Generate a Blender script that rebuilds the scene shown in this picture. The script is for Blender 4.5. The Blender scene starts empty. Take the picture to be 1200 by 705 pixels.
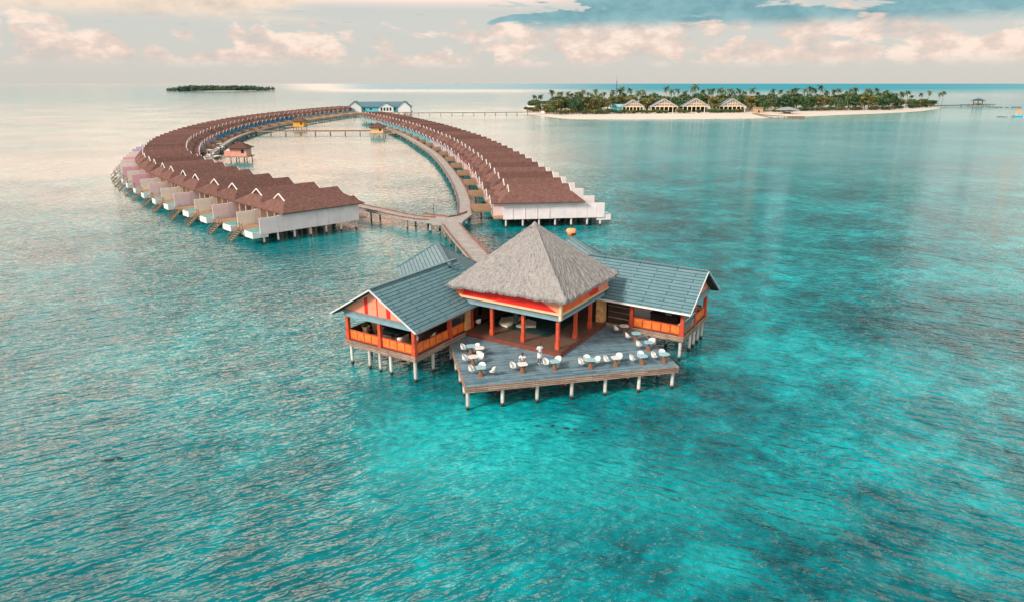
import bpy, bmesh, math, random
from mathutils import Vector, Matrix
R_ = math.radians
random.seed(11)
S = bpy.context.scene
COL = S.collection

# ------------------------------------------------------------------ nodes
def nd(nt, typ, ins=None, **at):
    n = nt.nodes.new(typ)
    for k, v in at.items(): setattr(n, k, v)
    for k, v in (ins or {}).items():
        s = n.inputs[k]
        if isinstance(v, bpy.types.NodeSocket): nt.links.new(v, s)
        else: s.default_value = v
    return n
def math_(nt, op, a, b=0.0, c=0.0, clamp=False):
    n = nd(nt, 'ShaderNodeMath', {0: a, 1: b, 2: c}, operation=op); n.use_clamp = clamp
    return n.outputs[0]
def ramp(nt, fac, stops, interp='LINEAR'):
    n = nd(nt, 'ShaderNodeValToRGB', {'Fac': fac}); cr = n.color_ramp; cr.interpolation = interp
    while len(cr.elements) < len(stops): cr.elements.new(0.5)
    for e, (p, c) in zip(cr.elements, stops):
        e.position = p
        e.color = (c, c, c, 1) if isinstance(c, (int, float)) else (*c, 1)
    return n.outputs[0]
def mapr(nt, v, a, b, c=0.0, d=1.0, smooth=True):
    n = nd(nt, 'ShaderNodeMapRange', {0: v, 1: a, 2: b, 3: c, 4: d})
    n.interpolation_type = 'SMOOTHSTEP' if smooth else 'LINEAR'
    return n.outputs[0]
def mix(nt, f, a, b, mode='MIX'):
    n = nd(nt, 'ShaderNodeMix', data_type='RGBA', blend_type=mode)
    for s, v in ((n.inputs[0], f), (n.inputs[6], a), (n.inputs[7], b)):
        if isinstance(v, bpy.types.NodeSocket): nt.links.new(v, s)
        else: s.default_value = v if isinstance(v, (int, float)) else (*v, 1)
    return n.outputs[2]
def noise(nt, vec, scale, detail=4, rough=.55, dist=0.0):
    return nd(nt, 'ShaderNodeTexNoise', {'Vector': vec, 'Scale': scale, 'Detail': detail, 'Roughness': rough, 'Distortion': dist}).outputs[0]

def noise_col(nt, vec):
    return nd(nt, 'ShaderNodeTexNoise', {'Vector': vec, 'Scale': 5.0, 'Detail': 3}).outputs[1]

def new_mat(name):
    m = bpy.data.materials.new(name); m.use_nodes = True
    nt = m.node_tree; nt.nodes.clear()
    out = nd(nt, 'ShaderNodeOutputMaterial'); b = nd(nt, 'ShaderNodeBsdfPrincipled')
    nt.links.new(b.outputs[0], out.inputs[0])
    return m, nt, b
def L(nt, a, b): nt.links.new(a, b)
def uvv(nt): return nd(nt, 'ShaderNodeTexCoord').outputs['UV']
def objv(nt): return nd(nt, 'ShaderNodeTexCoord').outputs['Object']
def bump(nt, b, h, dist=.02, strength=.6):
    L(nt, nd(nt, 'ShaderNodeBump', {'Height': h, 'Distance': dist, 'Strength': strength}).outputs[0], b.inputs['Normal'])

def plain(name, col, rough=.6, var=.18, scale=2.0, metal=0.0, dirt=None):
    m, nt, b = new_mat(name)
    v = objv(nt)
    n = noise(nt, v, scale, 5)
    n2 = noise(nt, v, scale * 9, 3)
    f = math_(nt, 'ADD', math_(nt, 'MULTIPLY', n, .7), math_(nt, 'MULTIPLY', n2, .3))
    lo = tuple(max(0, c * (1 - var * 1.6)) for c in col); hi = tuple(min(1, c * (1 + var)) for c in col)
    c = ramp(nt, f, ((.3, lo), (.7, hi)))
    if dirt:
        g = ramp(nt, noise(nt, v, .9, 6, .7), ((.52, 0.0), (.72, .7)))
        c = mix(nt, g, c, dirt)
    L(nt, c, b.inputs['Base Color']); b.inputs['Roughness'].default_value = rough; b.inputs['Metallic'].default_value = metal
    bump(nt, b, n2, .01, .3)
    return m
def bricky(name, c1, c2, gap, w, h, mortar=.02, rough=.6, off=.5, spread=.25, bumpd=.03, rot=0.0, stain=None, freq=2):
    m, nt, b = new_mat(name)
    v = uvv(nt)
    if rot: v = nd(nt, 'ShaderNodeMapping', {'Vector': v, 'Rotation': (0, 0, rot)}).outputs[0]
    br = nd(nt, 'ShaderNodeTexBrick', {'Vector': v, 'Color1': (*c1, 1), 'Color2': (*c2, 1), 'Mortar': (*gap, 1), 'Scale': 1.0,
            'Mortar Size': mortar, 'Mortar Smooth': .2, 'Bias': 0.0, 'Brick Width': w, 'Row Height': h}, offset=off, offset_frequency=freq)
    n = noise(nt, v, 1.3, 6, .65); n2 = noise(nt, v, 14, 3)
    k = mapr(nt, math_(nt, 'ADD', math_(nt, 'MULTIPLY', n, .65), math_(nt, 'MULTIPLY', n2, .35)), .3, .7, 1 - spread, 1 + spread, False)
    c = mix(nt, 1.0, br.outputs[0], nd(nt, 'ShaderNodeCombineColor', {0: k, 1: k, 2: k}).outputs[0], 'MULTIPLY')
    if stain:
        c = mix(nt, ramp(nt, noise(nt, v, .45, 7, .7), ((.5, 0.0), (.7, .75))), c, stain)
    L(nt, c, b.inputs['Base Color']); b.inputs['Roughness'].default_value = rough
    b.inputs['Specular IOR Level'].default_value = .5 if rough < .48 else .12
    bump(nt, b, math_(nt, 'SUBTRACT', math_(nt, 'MULTIPLY', n2, .3), br.outputs['Fac']), bumpd, .8)
    return m

M = {}
def setup_mats():
    M['white'] = plain('white_paint', (.76, .74, .74), .5, .08, 1.0)
    M['trim'] = plain('white_trim', (.82, .81, .78), .45, .05)
    M['red'] = plain('red_paint', (.62, .085, .035), .5, .22, 3.0, dirt=(.28, .04, .03))
    M['fascia_red'] = plain('scarlet_cladding', (.80, .018, .012), .5, .1)
    M['orange'] = plain('orange_panel', (.88, .21, .035), .55, .25, 3.0)
    M['fascia_orange'] = plain('orange_cladding', (.85, .15, .03), .5, .1)
    M['salmon'] = plain('salmon_cladding', (.95, .32, .20), .5, .07)
    M['cream'] = plain('cream_paint', (.78, .55, .32), .5, .1)
    M['creamwhite'] = plain('cream_laminate', (.75, .68, .52), .4, .06)
    M['bluegrey'] = plain('blue_grey_metal', (.20, .26, .29), .4, .15)
    M['skyblue'] = plain('pale_blue_awning', (.22, .36, .42), .45, .12)
    M['brownfloor'] = bricky('brown_floor', (.15, .085, .06), (.12, .07, .05), (.05, .03, .02), 1.2, .14, .008, .45)
    M['darkwood'] = bricky('dark_timber', (.075, .05, .038), (.055, .038, .03), (.02, .014, .012), 1.6, .16, .012, .6)
    M['kerbred'] = plain('red_brown_edge', (.20, .055, .035), .5, .2, 2)
    M['deck'] = bricky('weathered_blue_deck', (.085, .17, .225), (.23, .33, .375), (.03, .06, .085), 2.9, .145, .014, .6, .37, .35, .02, stain=(.24, .33, .37))
    M['fascia'] = bricky('pale_weathered_boards', (.48, .36, .29), (.30, .20, .155), (.10, .06, .05), 2.3, .15, .02, .8, .4, .4)
    M['jetty'] = bricky('grey_boardwalk_planks', (.40, .385, .37), (.31, .30, .29), (.15, .14, .13), .16, 2.6, .012, .8, 0, .3, .015, stain=(.47, .455, .44))
    M['tan'] = bricky('tan_boards', (.46, .31, .20), (.38, .25, .16), (.2, .12, .08), 1.9, .17, .012, .75)
    M['rust'] = plain('red_brown_rail', (.26, .11, .07), .7, .25, 2)
    M['tile'] = bricky('teal_grey_roof_tiles', (.12, .225, .26), (.145, .255, .29), (.035, .085, .105), 3.6, .37, .036, .6, .5, .18, .05)
    M['shingle'] = bricky('brown_shingles', (.215, .108, .088), (.145, .080, .070), (.075, .043, .038), .33, .24, .02, .85, .5, .4, .04)
    M['bluetile'] = bricky('slate_blue_roof', (.11, .20, .25), (.13, .23, .28), (.06, .12, .15), .8, .5, .03, .8)
    M['stone'] = bricky('patterned_amber_stone', (.80, .38, .10), (.62, .22, .05), (.85, .62, .35), .3, .17, .03, .6, .5, .5)
    M['black'] = plain('black_lacquer', (.012, .016, .02), .15, .2)
    M['glass'] = bricky('dark_green_glass_floor', (.012, .045, .05), (.02, .075, .075), (.004, .01, .012), .8, .8, .03, .6, 0, .2, .0)
    M['window'] = plain('dark_window_glass', (.02, .05, .06), .05, .3)
    M['plastic'] = plain('white_plastic', (.80, .80, .78), .35, .04)
    M['tabletop'] = plain('pale_teal_tabletop', (.33, .58, .62), .25, .1)
    M['tablewhite'] = plain('white_tabletop', (.75, .72, .70), .3, .05)
    M['cone'] = plain('woven_brown_base', (.22, .11, .055), .8, .4, 14)
    M['chrome'] = plain('grey_metal_leg', (.16, .16, .17), .3, .1, metal=.6)
    M['pool'] = plain('pool_water', (.02, .44, .46), .06, .1)
    M['pot'] = plain('tan_clay_pot', (.48, .33, .20), .8, .15)
    M['skin'] = plain('brown_skin', (.17, .085, .055), .55, .08)
    M['hair'] = plain('black_hair', (.012, .010, .010), .6, .2)
    M['cloth'] = plain('white_cloth', (.74, .76, .78), .85, .06, 6)
    M['navy'] = plain('navy_cloth', (.03, .05, .10), .85, .15, 6)
    M['shoe'] = plain('pale_shoe', (.6, .6, .6), .6, .1)
    M['sand'] = plain('pale_sand', (.60, .55, .48), .95, .1, .15)
    M['coral'] = plain('dark_wet_coral', (.004, .045, .05), .35, .5, 3)
    M['trunk'] = plain('palm_trunk', (.24, .18, .13), .9, .25, 3)
    M['mastg'] = plain('dark_steel', (.06, .09, .11), .5, .2)
    M['golf'] = plain('cart_teal', (.25, .55, .56), .35, .1)
    M['rubber'] = plain('rubber', (.02, .02, .02), .8, .1)
    for n_, c in dict(orange_hut=(.82, .36, .035), peach_hut=(.80, .46, .22), pink_hut=(.78, .36, .29), sky_wall=(.10, .50, .62), pale_wall=(.62, .68, .70),
                      lilac=(.52, .44, .66), lavender=(.62, .58, .68), bright_blue=(.045, .36, .70), light_blue=(.20, .56, .70), pale_blue=(.44, .64, .70),
                      pinkwhite=(.70, .58, .60), offwhite=(.76, .73, .66), palepink=(.80, .63, .65), pink=(.78, .42, .54), rosetrim=(.70, .20, .24),
                      screenwhite=(.78, .72, .74), tealroof=(.24, .52, .58), orange_cowl=(.80, .36, .15), boat_blue=(.04, .42, .68), thatchgrey=(.25, .24, .22)).items():
        M[n_] = plain(n_, c, .55, .09, .8)
    # piles: painted above, dark waterline growth below
    m, nt, b = new_mat('pile_concrete')
    pos = nd(nt, 'ShaderNodeNewGeometry').outputs['Position']
    z = nd(nt, 'ShaderNodeSeparateXYZ', {0: pos}).outputs[2]
    n = noise(nt, pos, 2.5, 4)
    f = mapr(nt, math_(nt, 'ADD', z, math_(nt, 'MULTIPLY', n, .35)), .38, .66)
    c = mix(nt, f, (.035, .022, .014), ramp(nt, n, ((.3, (.55, .53, .50)), (.7, (.74, .73, .70)))))
    L(nt, c, b.inputs['Base Color']); b.inputs['Roughness'].default_value = .7
    M['pile'] = m
    m, nt, b = new_mat('pile_timber')
    pos = nd(nt, 'ShaderNodeNewGeometry').outputs['Position']
    z = nd(nt, 'ShaderNodeSeparateXYZ', {0: pos}).outputs[2]; n = noise(nt, pos, 2.0, 4)
    f = mapr(nt, math_(nt, 'ADD', z, math_(nt, 'MULTIPLY', n, .35)), .3, .7)
    L(nt, mix(nt, f, (.03, .02, .014), ramp(nt, n, ((.3, (.24, .15, .09)), (.7, (.36, .25, .16))))), b.inputs['Base Color']); b.inputs['Roughness'].default_value = .8
    M['pilewood'] = m
    # thatch
    m, nt, b = new_mat('silver_thatch')
    v = uvv(nt)
    st = nd(nt, 'ShaderNodeMapping', {'Vector': v, 'Scale': (9, 1.6, 1)}).outputs[0]
    n = noise(nt, st, 1.6, 6, .7); n2 = noise(nt, v, .55, 6, .7); n3 = noise(nt, v, 9, 4, .75)
    f = math_(nt, 'ADD', math_(nt, 'MULTIPLY', n, .42), math_(nt, 'ADD', math_(nt, 'MULTIPLY', n2, .2), math_(nt, 'MULTIPLY', n3, .38)))
    c = ramp(nt, f, ((.32, (.07, .066, .062)), (.44, (.28, .27, .265)), (.56, (.455, .445, .44)), (.70, (.62, .605, .60))))
    # slipped tufts
    tf = noise(nt, nd(nt, 'ShaderNodeMapping', {'Vector': v, 'Scale': (2.2, .8, 1)}).outputs[0], 1.1, 5, .8, 1.2)
    c = mix(nt, ramp(nt, tf, ((.55, 0.0), (.68, .8))), c, (.13, .115, .105))
    L(nt, c, b.inputs['Base Color']); b.inputs['Roughness'].default_value = 1.0; b.inputs['Specular IOR Level'].default_value = .1
    bump(nt, b, f, .25, 1.0)
    M['thatch'] = m
    # leaves
    for nm, lo, hi in (('leaf_dark', (.02, .068, .028), (.09, .18, .055)), ('leaf_olive', (.07, .10, .022), (.24, .21, .06)),
                       ('leaf_yellow', (.10, .09, .02), (.22, .17, .04)), ('leaf_palm', (.025, .065, .025), (.12, .16, .05)), ('leaf_far', (.030, .085, .055), (.075, .15, .075))):
        m, nt, b = new_mat(nm)
        n = noise(nt, objv(nt), 1.1, 4, .7)
        oi = nd(nt, 'ShaderNodeObjectInfo').outputs['Random']
        c = ramp(nt, math_(nt, 'ADD', math_(nt, 'MULTIPLY', n, .75), math_(nt, 'MULTIPLY', oi, .25)), ((.3, lo), (.75, hi)))
        L(nt, c, b.inputs['Base Color']); b.inputs['Roughness'].default_value = .55
        M[nm] = m
setup_mats()
def vary(m, lo, hi):
    nt = m.node_tree; b = [n for n in nt.nodes if n.type == 'BSDF_PRINCIPLED'][0]; src = b.inputs['Base Color'].links[0].from_socket
    v = mapr(nt, nd(nt, 'ShaderNodeObjectInfo').outputs['Random'], 0, 1, lo, hi, False)
    L(nt, mix(nt, 1.0, src, nd(nt, 'ShaderNodeCombineColor', {0: v, 1: v, 2: v}).outputs[0], 'MULTIPLY'), b.inputs['Base Color'])
vary(M['shingle'], .80, 1.22); vary(M['plastic'], .88, 1.0); vary(M['pile'], .8, 1.08)

# ------------------------------------------------------------------ mesh builder
class MB:
    def __init__(s, mp=None): s.v = []; s.f = []; s.mp = mp; s.smooth = False
    def add(s, vs, fs):
        o = len(s.v); s.v += [Vector(p) for p in vs]; s.f += [[i + o for i in f] for f in fs]; return s
    def box(s, x0, y0, z0, x1, y1, z1):
        return s.add([(x0, y0, z0), (x1, y0, z0), (x1, y1, z0), (x0, y1, z0), (x0, y0, z1), (x1, y0, z1), (x1, y1, z1), (x0, y1, z1)],
                     [(0, 3, 2, 1), (4, 5, 6, 7), (0, 1, 5, 4), (1, 2, 6, 5), (2, 3, 7, 6), (3, 0, 4, 7)])
    def cbox(s, c, d, rz=0.0, M4=None):
        m = Matrix.Translation(c) @ Matrix.Rotation(rz, 4, 'Z') if M4 is None else M4
        o = len(s.v); s.box(-d[0] / 2, -d[1] / 2, -d[2] / 2, d[0] / 2, d[1] / 2, d[2] / 2)
        for i in range(o, len(s.v)): s.v[i] = m @ s.v[i]
        return s
    def bar(s, a, b, w, h):
        a = Vector(a); b = Vector(b); d = (b - a); l = d.length; d.normalize()
        up = Vector((0, 0, 1)) if abs(d.z) < .99 else Vector((0, 1, 0))
        y = up.cross(d).normalized(); z = d.cross(y)
        m = Matrix((d, y, z)).transposed().to_4x4(); m.translation = (a + b) / 2
        return s.cbox(None, (l, w, h), M4=m)
    def prism(s, pts, z0, z1):
        n = len(pts); return s.add([(x, y, z0) for x, y in pts] + [(x, y, z1) for x, y in pts],
              [list(range(n))[::-1], list(range(n, 2 * n))] + [[i, (i + 1) % n, n + (i + 1) % n, n + i] for i in range(n)])
    def shell(s, polys, t):
        """closed slab: each top polygon (shared corners) with a copy t below and a rim"""
        key = {}; vs = []
        def ix(p):
            k = tuple(round(c, 4) for c in p)
            if k not in key: key[k] = len(vs); vs.append(Vector(p))
            return key[k]
        fs = [[ix(p) for p in q] for q in polys]; n = len(vs); ed = {}
        for f in fs:
            for i in range(len(f)): ed[(f[i], f[(i + 1) % len(f)])] = 1
        out = [list(f) for f in fs] + [[i + n for i in f[::-1]] for f in fs]
        for (a, b) in ed:
            if (b, a) not in ed: out.append([b, a, a + n, b + n])
        return s.add(vs + [p - Vector((0, 0, t)) for p in vs], out)
    def tube(s, pts, rad, n=8, cap=True):
        pts = [Vector(p) for p in pts]; rad = rad if isinstance(rad, (list, tuple)) else [rad] * len(pts); vs = []; fs = []
        for i, p in enumerate(pts):
            d = (pts[min(i + 1, len(pts) - 1)] - pts[max(i - 1, 0)]).normalized()
            up = Vector((0, 0, 1)) if abs(d.z) < .9 else Vector((1, 0, 0))
            x = up.cross(d).normalized(); y = d.cross(x)
            vs += [p + (x * math.cos(2 * math.pi * k / n) + y * math.sin(2 * math.pi * k / n)) * rad[i] for k in range(n)]
        for i in range(len(pts) - 1):
            for k in range(n): fs.append([i * n + k, i * n + (k + 1) % n, (i + 1) * n + (k + 1) % n, (i + 1) * n + k])
        if cap: fs += [list(range(n))[::-1], list(range((len(pts) - 1) * n, len(pts) * n))]
        return s.add(vs, fs)
    def lathe(s, prof, n=16, c=(0, 0, 0)):
        vs = [(c[0] + r * math.cos(2 * math.pi * k / n), c[1] + r * math.sin(2 * math.pi * k / n), c[2] + z) for r, z in prof for k in range(n)]
        fs = [[i * n + k, i * n + (k + 1) % n, (i + 1) * n + (k + 1) % n, (i + 1) * n + k] for i in range(len(prof) - 1) for k in range(n)]
        fs += [list(range(n))[::-1], list(range((len(prof) - 1) * n, len(prof) * n))]
        return s.add(vs, fs)
    def mesh(s, name, mat, smooth=False, recalc=True):
        vs = [Vector(s.mp(*p)) for p in s.v] if s.mp else s.v
        me = bpy.data.meshes.new(name); me.from_pydata([tuple(p) for p in vs], [], s.f); me.update()
        if recalc:
            bm = bmesh.new(); bm.from_mesh(me); bmesh.ops.recalc_face_normals(bm, faces=bm.faces); bm.to_mesh(me); bm.free()
        uv = me.uv_layers.new(name='UVMap'); me.update()
        Z = Vector((0, 0, 1))
        for p in me.polygons:
            n = p.normal
            if abs(n.z) > .985: u, w = Vector((1, 0, 0)), Vector((0, 1, 0))
            else: u = Z.cross(n).normalized(); w = n.cross(u)
            for li in p.loop_indices:
                c = me.vertices[me.loops[li].vertex_index].co; uv.data[li].uv = (c.dot(u), c.dot(w))
        if smooth:
            for p in me.polygons: p.use_smooth = True
        me.materials.append(mat); return me
    def build(s, name, mat, parent=None, smooth=False, recalc=True, loc=None):
        o = bpy.data.objects.new(name, s.mesh(name, mat, smooth, recalc)); COL.objects.link(o)
        if parent: o.parent = parent
        if loc: o.location = loc
        return o

def tag(o, label=None, cat=None, group=None, kind=None):
    if label: o['label'] = label
    if cat: o['category'] = cat
    if group: o['group'] = group
    if kind: o['kind'] = kind
    return o
def empty(name, loc=(0, 0, 0), rz=0.0, label=None, cat=None, group=None):
    o = bpy.data.objects.new(name, None); COL.objects.link(o); o.location = loc; o.rotation_euler.z = rz
    o.empty_display_size = .5
    return tag(o, label, cat, group)
KIDS = {}
def kids(o):
    return [c for c in COL.objects if c.parent == o]
def copy_tree(o, parent=None, skip=()):
    ch = KIDS.get(o.name)
    if ch is None: ch = KIDS[o.name] = kids(o)
    c = o.copy(); COL.objects.link(c)
    if parent: c.parent = parent
    for k in ch:
        if k.name.split('.')[0] in skip: continue
        copy_tree(k, c, skip)
    return c
def recolor(o, mat):
    o.material_slots[0].link = 'OBJECT'; o.material_slots[0].material = mat
def child(o, name):
    return [c for c in KIDCACHE[o.name] if c.name.split('.')[0] == name]
KIDCACHE = {}
def pile_mesh(z1, r=.16, mat='pile', n=8):
    return MB().lathe([(r, -.6), (r, z1)], n).mesh('pile', M[mat], smooth=False)
def put(me, parent, x, y, z=0.0, name='pile'):
    o = bpy.data.objects.new(name, me); COL.objects.link(o); o.parent = parent; o.location = (x, y, z); return o

# ------------------------------------------------------------------ camera
CAM_H = 23.5
cam = bpy.data.cameras.new('camera'); co = bpy.data.objects.new('camera', cam); COL.objects.link(co); S.camera = co
cam.sensor_width = 36; cam.lens = 36 * 800 / 1200; cam.clip_end = 80000; cam.clip_start = .5
co.location = (0, 0, CAM_H); co.rotation_euler = (R_(90 - 17.647), 0, 0)

# ------------------------------------------------------------------ sky and sun
SUN_AZ, SUN_EL = R_(-128), R_(36)
def setup_world():
    w = bpy.data.worlds.new('World'); S.world = w; w.use_nodes = True; w.cycles.sampling_method = 'MANUAL'; w.cycles.sample_map_resolution = 512; nt = w.node_tree; nt.nodes.clear()
    out = nd(nt, 'ShaderNodeOutputWorld'); bg = nd(nt, 'ShaderNodeBackground'); L(nt, bg.outputs[0], out.inputs[0])
    sky = nd(nt, 'ShaderNodeTexSky', sky_type='NISHITA'); sky.sun_disc = False; sky.sun_elevation = SUN_EL; sky.sun_rotation = SUN_AZ
    d = nd(nt, 'ShaderNodeTexCoord').outputs['Generated']
    x, y, z = nd(nt, 'ShaderNodeSeparateXYZ', {0: d}).outputs
    az = math_(nt, 'MULTIPLY', math_(nt, 'ARCTAN2', x, y), 57.2958)
    el = math_(nt, 'MULTIPLY', math_(nt, 'ARCSINE', z), 57.2958)
    K = 10.0
    def k(c, s=1.0): return tuple(v * K * s for v in c)
    # overcast veil over the clear sky
    veil = ramp(nt, mapr(nt, el, 0, 90, 0, 1, False), ((0.0, (.56, .535, .49)), (.045, (.55, .55, .515)), (.09, (.52, .53, .50)), (.30, (.34, .42, .47)), (.5, (.22, .34, .40)), (1.0, (.22, .34, .40))))
    veil = mix(nt, mapr(nt, y, .15, -.45), veil, (1.2, 1.03, .92))     # warm bright sky added behind the viewer to fill front faces
    right = math_(nt, 'MULTIPLY', mapr(nt, az, 4, 16), math_(nt, 'MULTIPLY', mapr(nt, az, 95, 60), mapr(nt, el, 7, 12)))
    veil = mix(nt, right, veil, (.13, .26, .30))
    veil = mix(nt, 1.0, veil, (K, K, K), 'MULTIPLY')
    c = mix(nt, .93, sky.outputs[0], veil)
    # peach glow added to the sky above the picture, for water reflections
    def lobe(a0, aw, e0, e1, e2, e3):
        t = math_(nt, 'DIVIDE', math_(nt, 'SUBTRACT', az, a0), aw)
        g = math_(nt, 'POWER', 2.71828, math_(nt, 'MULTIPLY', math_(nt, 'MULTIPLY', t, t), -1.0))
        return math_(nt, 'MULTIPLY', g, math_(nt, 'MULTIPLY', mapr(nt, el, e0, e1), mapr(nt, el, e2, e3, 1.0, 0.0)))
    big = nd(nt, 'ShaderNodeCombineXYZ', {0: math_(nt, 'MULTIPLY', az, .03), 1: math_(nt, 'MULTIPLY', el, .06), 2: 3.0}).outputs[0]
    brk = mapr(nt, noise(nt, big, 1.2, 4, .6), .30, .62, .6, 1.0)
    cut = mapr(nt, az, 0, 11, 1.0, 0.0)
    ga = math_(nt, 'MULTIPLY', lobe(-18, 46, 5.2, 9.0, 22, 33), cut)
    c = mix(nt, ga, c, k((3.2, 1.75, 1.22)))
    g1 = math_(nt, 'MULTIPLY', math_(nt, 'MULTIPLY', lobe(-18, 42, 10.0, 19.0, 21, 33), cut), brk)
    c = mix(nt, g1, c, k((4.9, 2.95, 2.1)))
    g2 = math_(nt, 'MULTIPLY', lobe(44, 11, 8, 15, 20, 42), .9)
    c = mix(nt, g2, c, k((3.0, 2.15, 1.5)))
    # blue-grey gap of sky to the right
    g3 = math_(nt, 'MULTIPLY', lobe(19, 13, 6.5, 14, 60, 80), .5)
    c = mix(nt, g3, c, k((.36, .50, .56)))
    # distant cumulus row
    cv = nd(nt, 'ShaderNodeCombineXYZ', {0: math_(nt, 'MULTIPLY', az, .16), 1: math_(nt, 'MULTIPLY', el, .36), 2: 7.3}).outputs[0]
    n = noise(nt, cv, 1.0, 8, .6, .35)
    puff = nd(nt, 'ShaderNodeTexVoronoi', {'Vector': mix(nt, .12, nd(nt, 'ShaderNodeCombineXYZ', {0: math_(nt, 'MULTIPLY', az, .55), 1: math_(nt, 'MULTIPLY', el, .95), 2: 1.0}).outputs[0], noise_col(nt, cv), 'ADD'), 'Scale': 1.0}, feature='F1').outputs['Distance']
    n = math_(nt, 'ADD', n, math_(nt, 'MULTIPLY', math_(nt, 'SUBTRACT', .45, puff), .22))
    base = mapr(nt, el, .9, 2.1)
    topm = mapr(nt, el, 3.4, 6.6, 0.0, .30)
    cum = math_(nt, 'MULTIPLY', mapr(nt, math_(nt, 'SUBTRACT', n, topm), .375, .475), base)
    n5 = noise(nt, nd(nt, 'ShaderNodeCombineXYZ', {0: math_(nt, 'MULTIPLY', az, .42), 1: math_(nt, 'MULTIPLY', el, .80), 2: 1.3}).outputs[0], 1.0, 6, .6)
    cc = ramp(nt, n5, ((.36, (.56, .50, .46)), (.48, (.72, .56, .48)), (.60, (.90, .72, .61))))
    c = mix(nt, math_(nt, 'MULTIPLY', cum, .82), c, mix(nt, 1.0, cc, (K, K, K), 'MULTIPLY'))
    # dark teal cloud bank above it
    dv = nd(nt, 'ShaderNodeCombineXYZ', {0: math_(nt, 'MULTIPLY', az, .11), 1: math_(nt, 'MULTIPLY', el, .50), 2: 2.2}).outputs[0]
    n2 = noise(nt, dv, 1.0, 8, .58, .4)
    win = math_(nt, 'MULTIPLY', mapr(nt, el, 3.7, 4.8), mapr(nt, el, 7.5, 9, 1.0, 0.0))
    bias = mapr(nt, az, -6, 6, -.14, .085)
    dk = math_(nt, 'MULTIPLY', mapr(nt, math_(nt, 'ADD', n2, bias), .485, .535), win)
    dcol = ramp(nt, n5, ((.35, (.12, .29, .335)), (.65, (.23, .42, .455))))
    c = mix(nt, math_(nt, 'MULTIPLY', dk, .95), c, mix(nt, 1.0, dcol, (K, K, K), 'MULTIPLY'))
    # small dark scraps
    n3 = noise(nt, nd(nt, 'ShaderNodeCombineXYZ', {0: math_(nt, 'MULTIPLY', az, .20), 1: math_(nt, 'MULTIPLY', el, .95), 2: 9.2}).outputs[0], 1.0, 6, .55)
    sc = math_(nt, 'MULTIPLY', mapr(nt, n3, .60, .66), math_(nt, 'MULTIPLY', mapr(nt, el, 3.2, 4.2), mapr(nt, el, 6, 9, 1.0, 0.0)))
    c = mix(nt, math_(nt, 'MULTIPLY', sc, .6), c, k((.38, .50, .50)))
    # peach stratus, upper left
    n4 = noise(nt, nd(nt, 'ShaderNodeCombineXYZ', {0: math_(nt, 'MULTIPLY', az, .05), 1: math_(nt, 'MULTIPLY', el, .55), 2: 4.4}).outputs[0], 1.0, 7, .55, .3)
    ps = math_(nt, 'MULTIPLY', mapr(nt, math_(nt, 'ADD', n4, mapr(nt, az, -18, 0, .18, -.15)), .46, .58), math_(nt, 'MULTIPLY', mapr(nt, el, 4.0, 5.2), mapr(nt, el, 7.5, 9.5, 1.0, 0.0)))
    c = mix(nt, math_(nt, 'MULTIPLY', ps, .85), c, mix(nt, 1.0, ramp(nt, n5, ((.3, (.58, .50, .42)), (.6, (.82, .66, .52)))), (K, K, K), 'MULTIPLY'))
    # below the horizon the sea is in the way; keep it neutral
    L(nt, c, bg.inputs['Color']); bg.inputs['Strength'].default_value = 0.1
setup_world()
sun = bpy.data.lights.new('sun', 'SUN'); so = bpy.data.objects.new('sun', sun); COL.objects.link(so)
sun.energy = 3.4; sun.angle = R_(12); sun.color = (1.0, .88, .76)
sd = Vector((math.sin(SUN_AZ) * math.cos(SUN_EL), math.cos(SUN_AZ) * math.cos(SUN_EL), math.sin(SUN_EL)))
so.rotation_euler = sd.to_track_quat('Z', 'Y').to_euler(); so.location = (0, 0, 200)
S.view_settings.view_transform = 'Standard'; S.view_settings.look = 'None'; S.view_settings.exposure = 0.25; S.view_settings.gamma = 1

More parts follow.
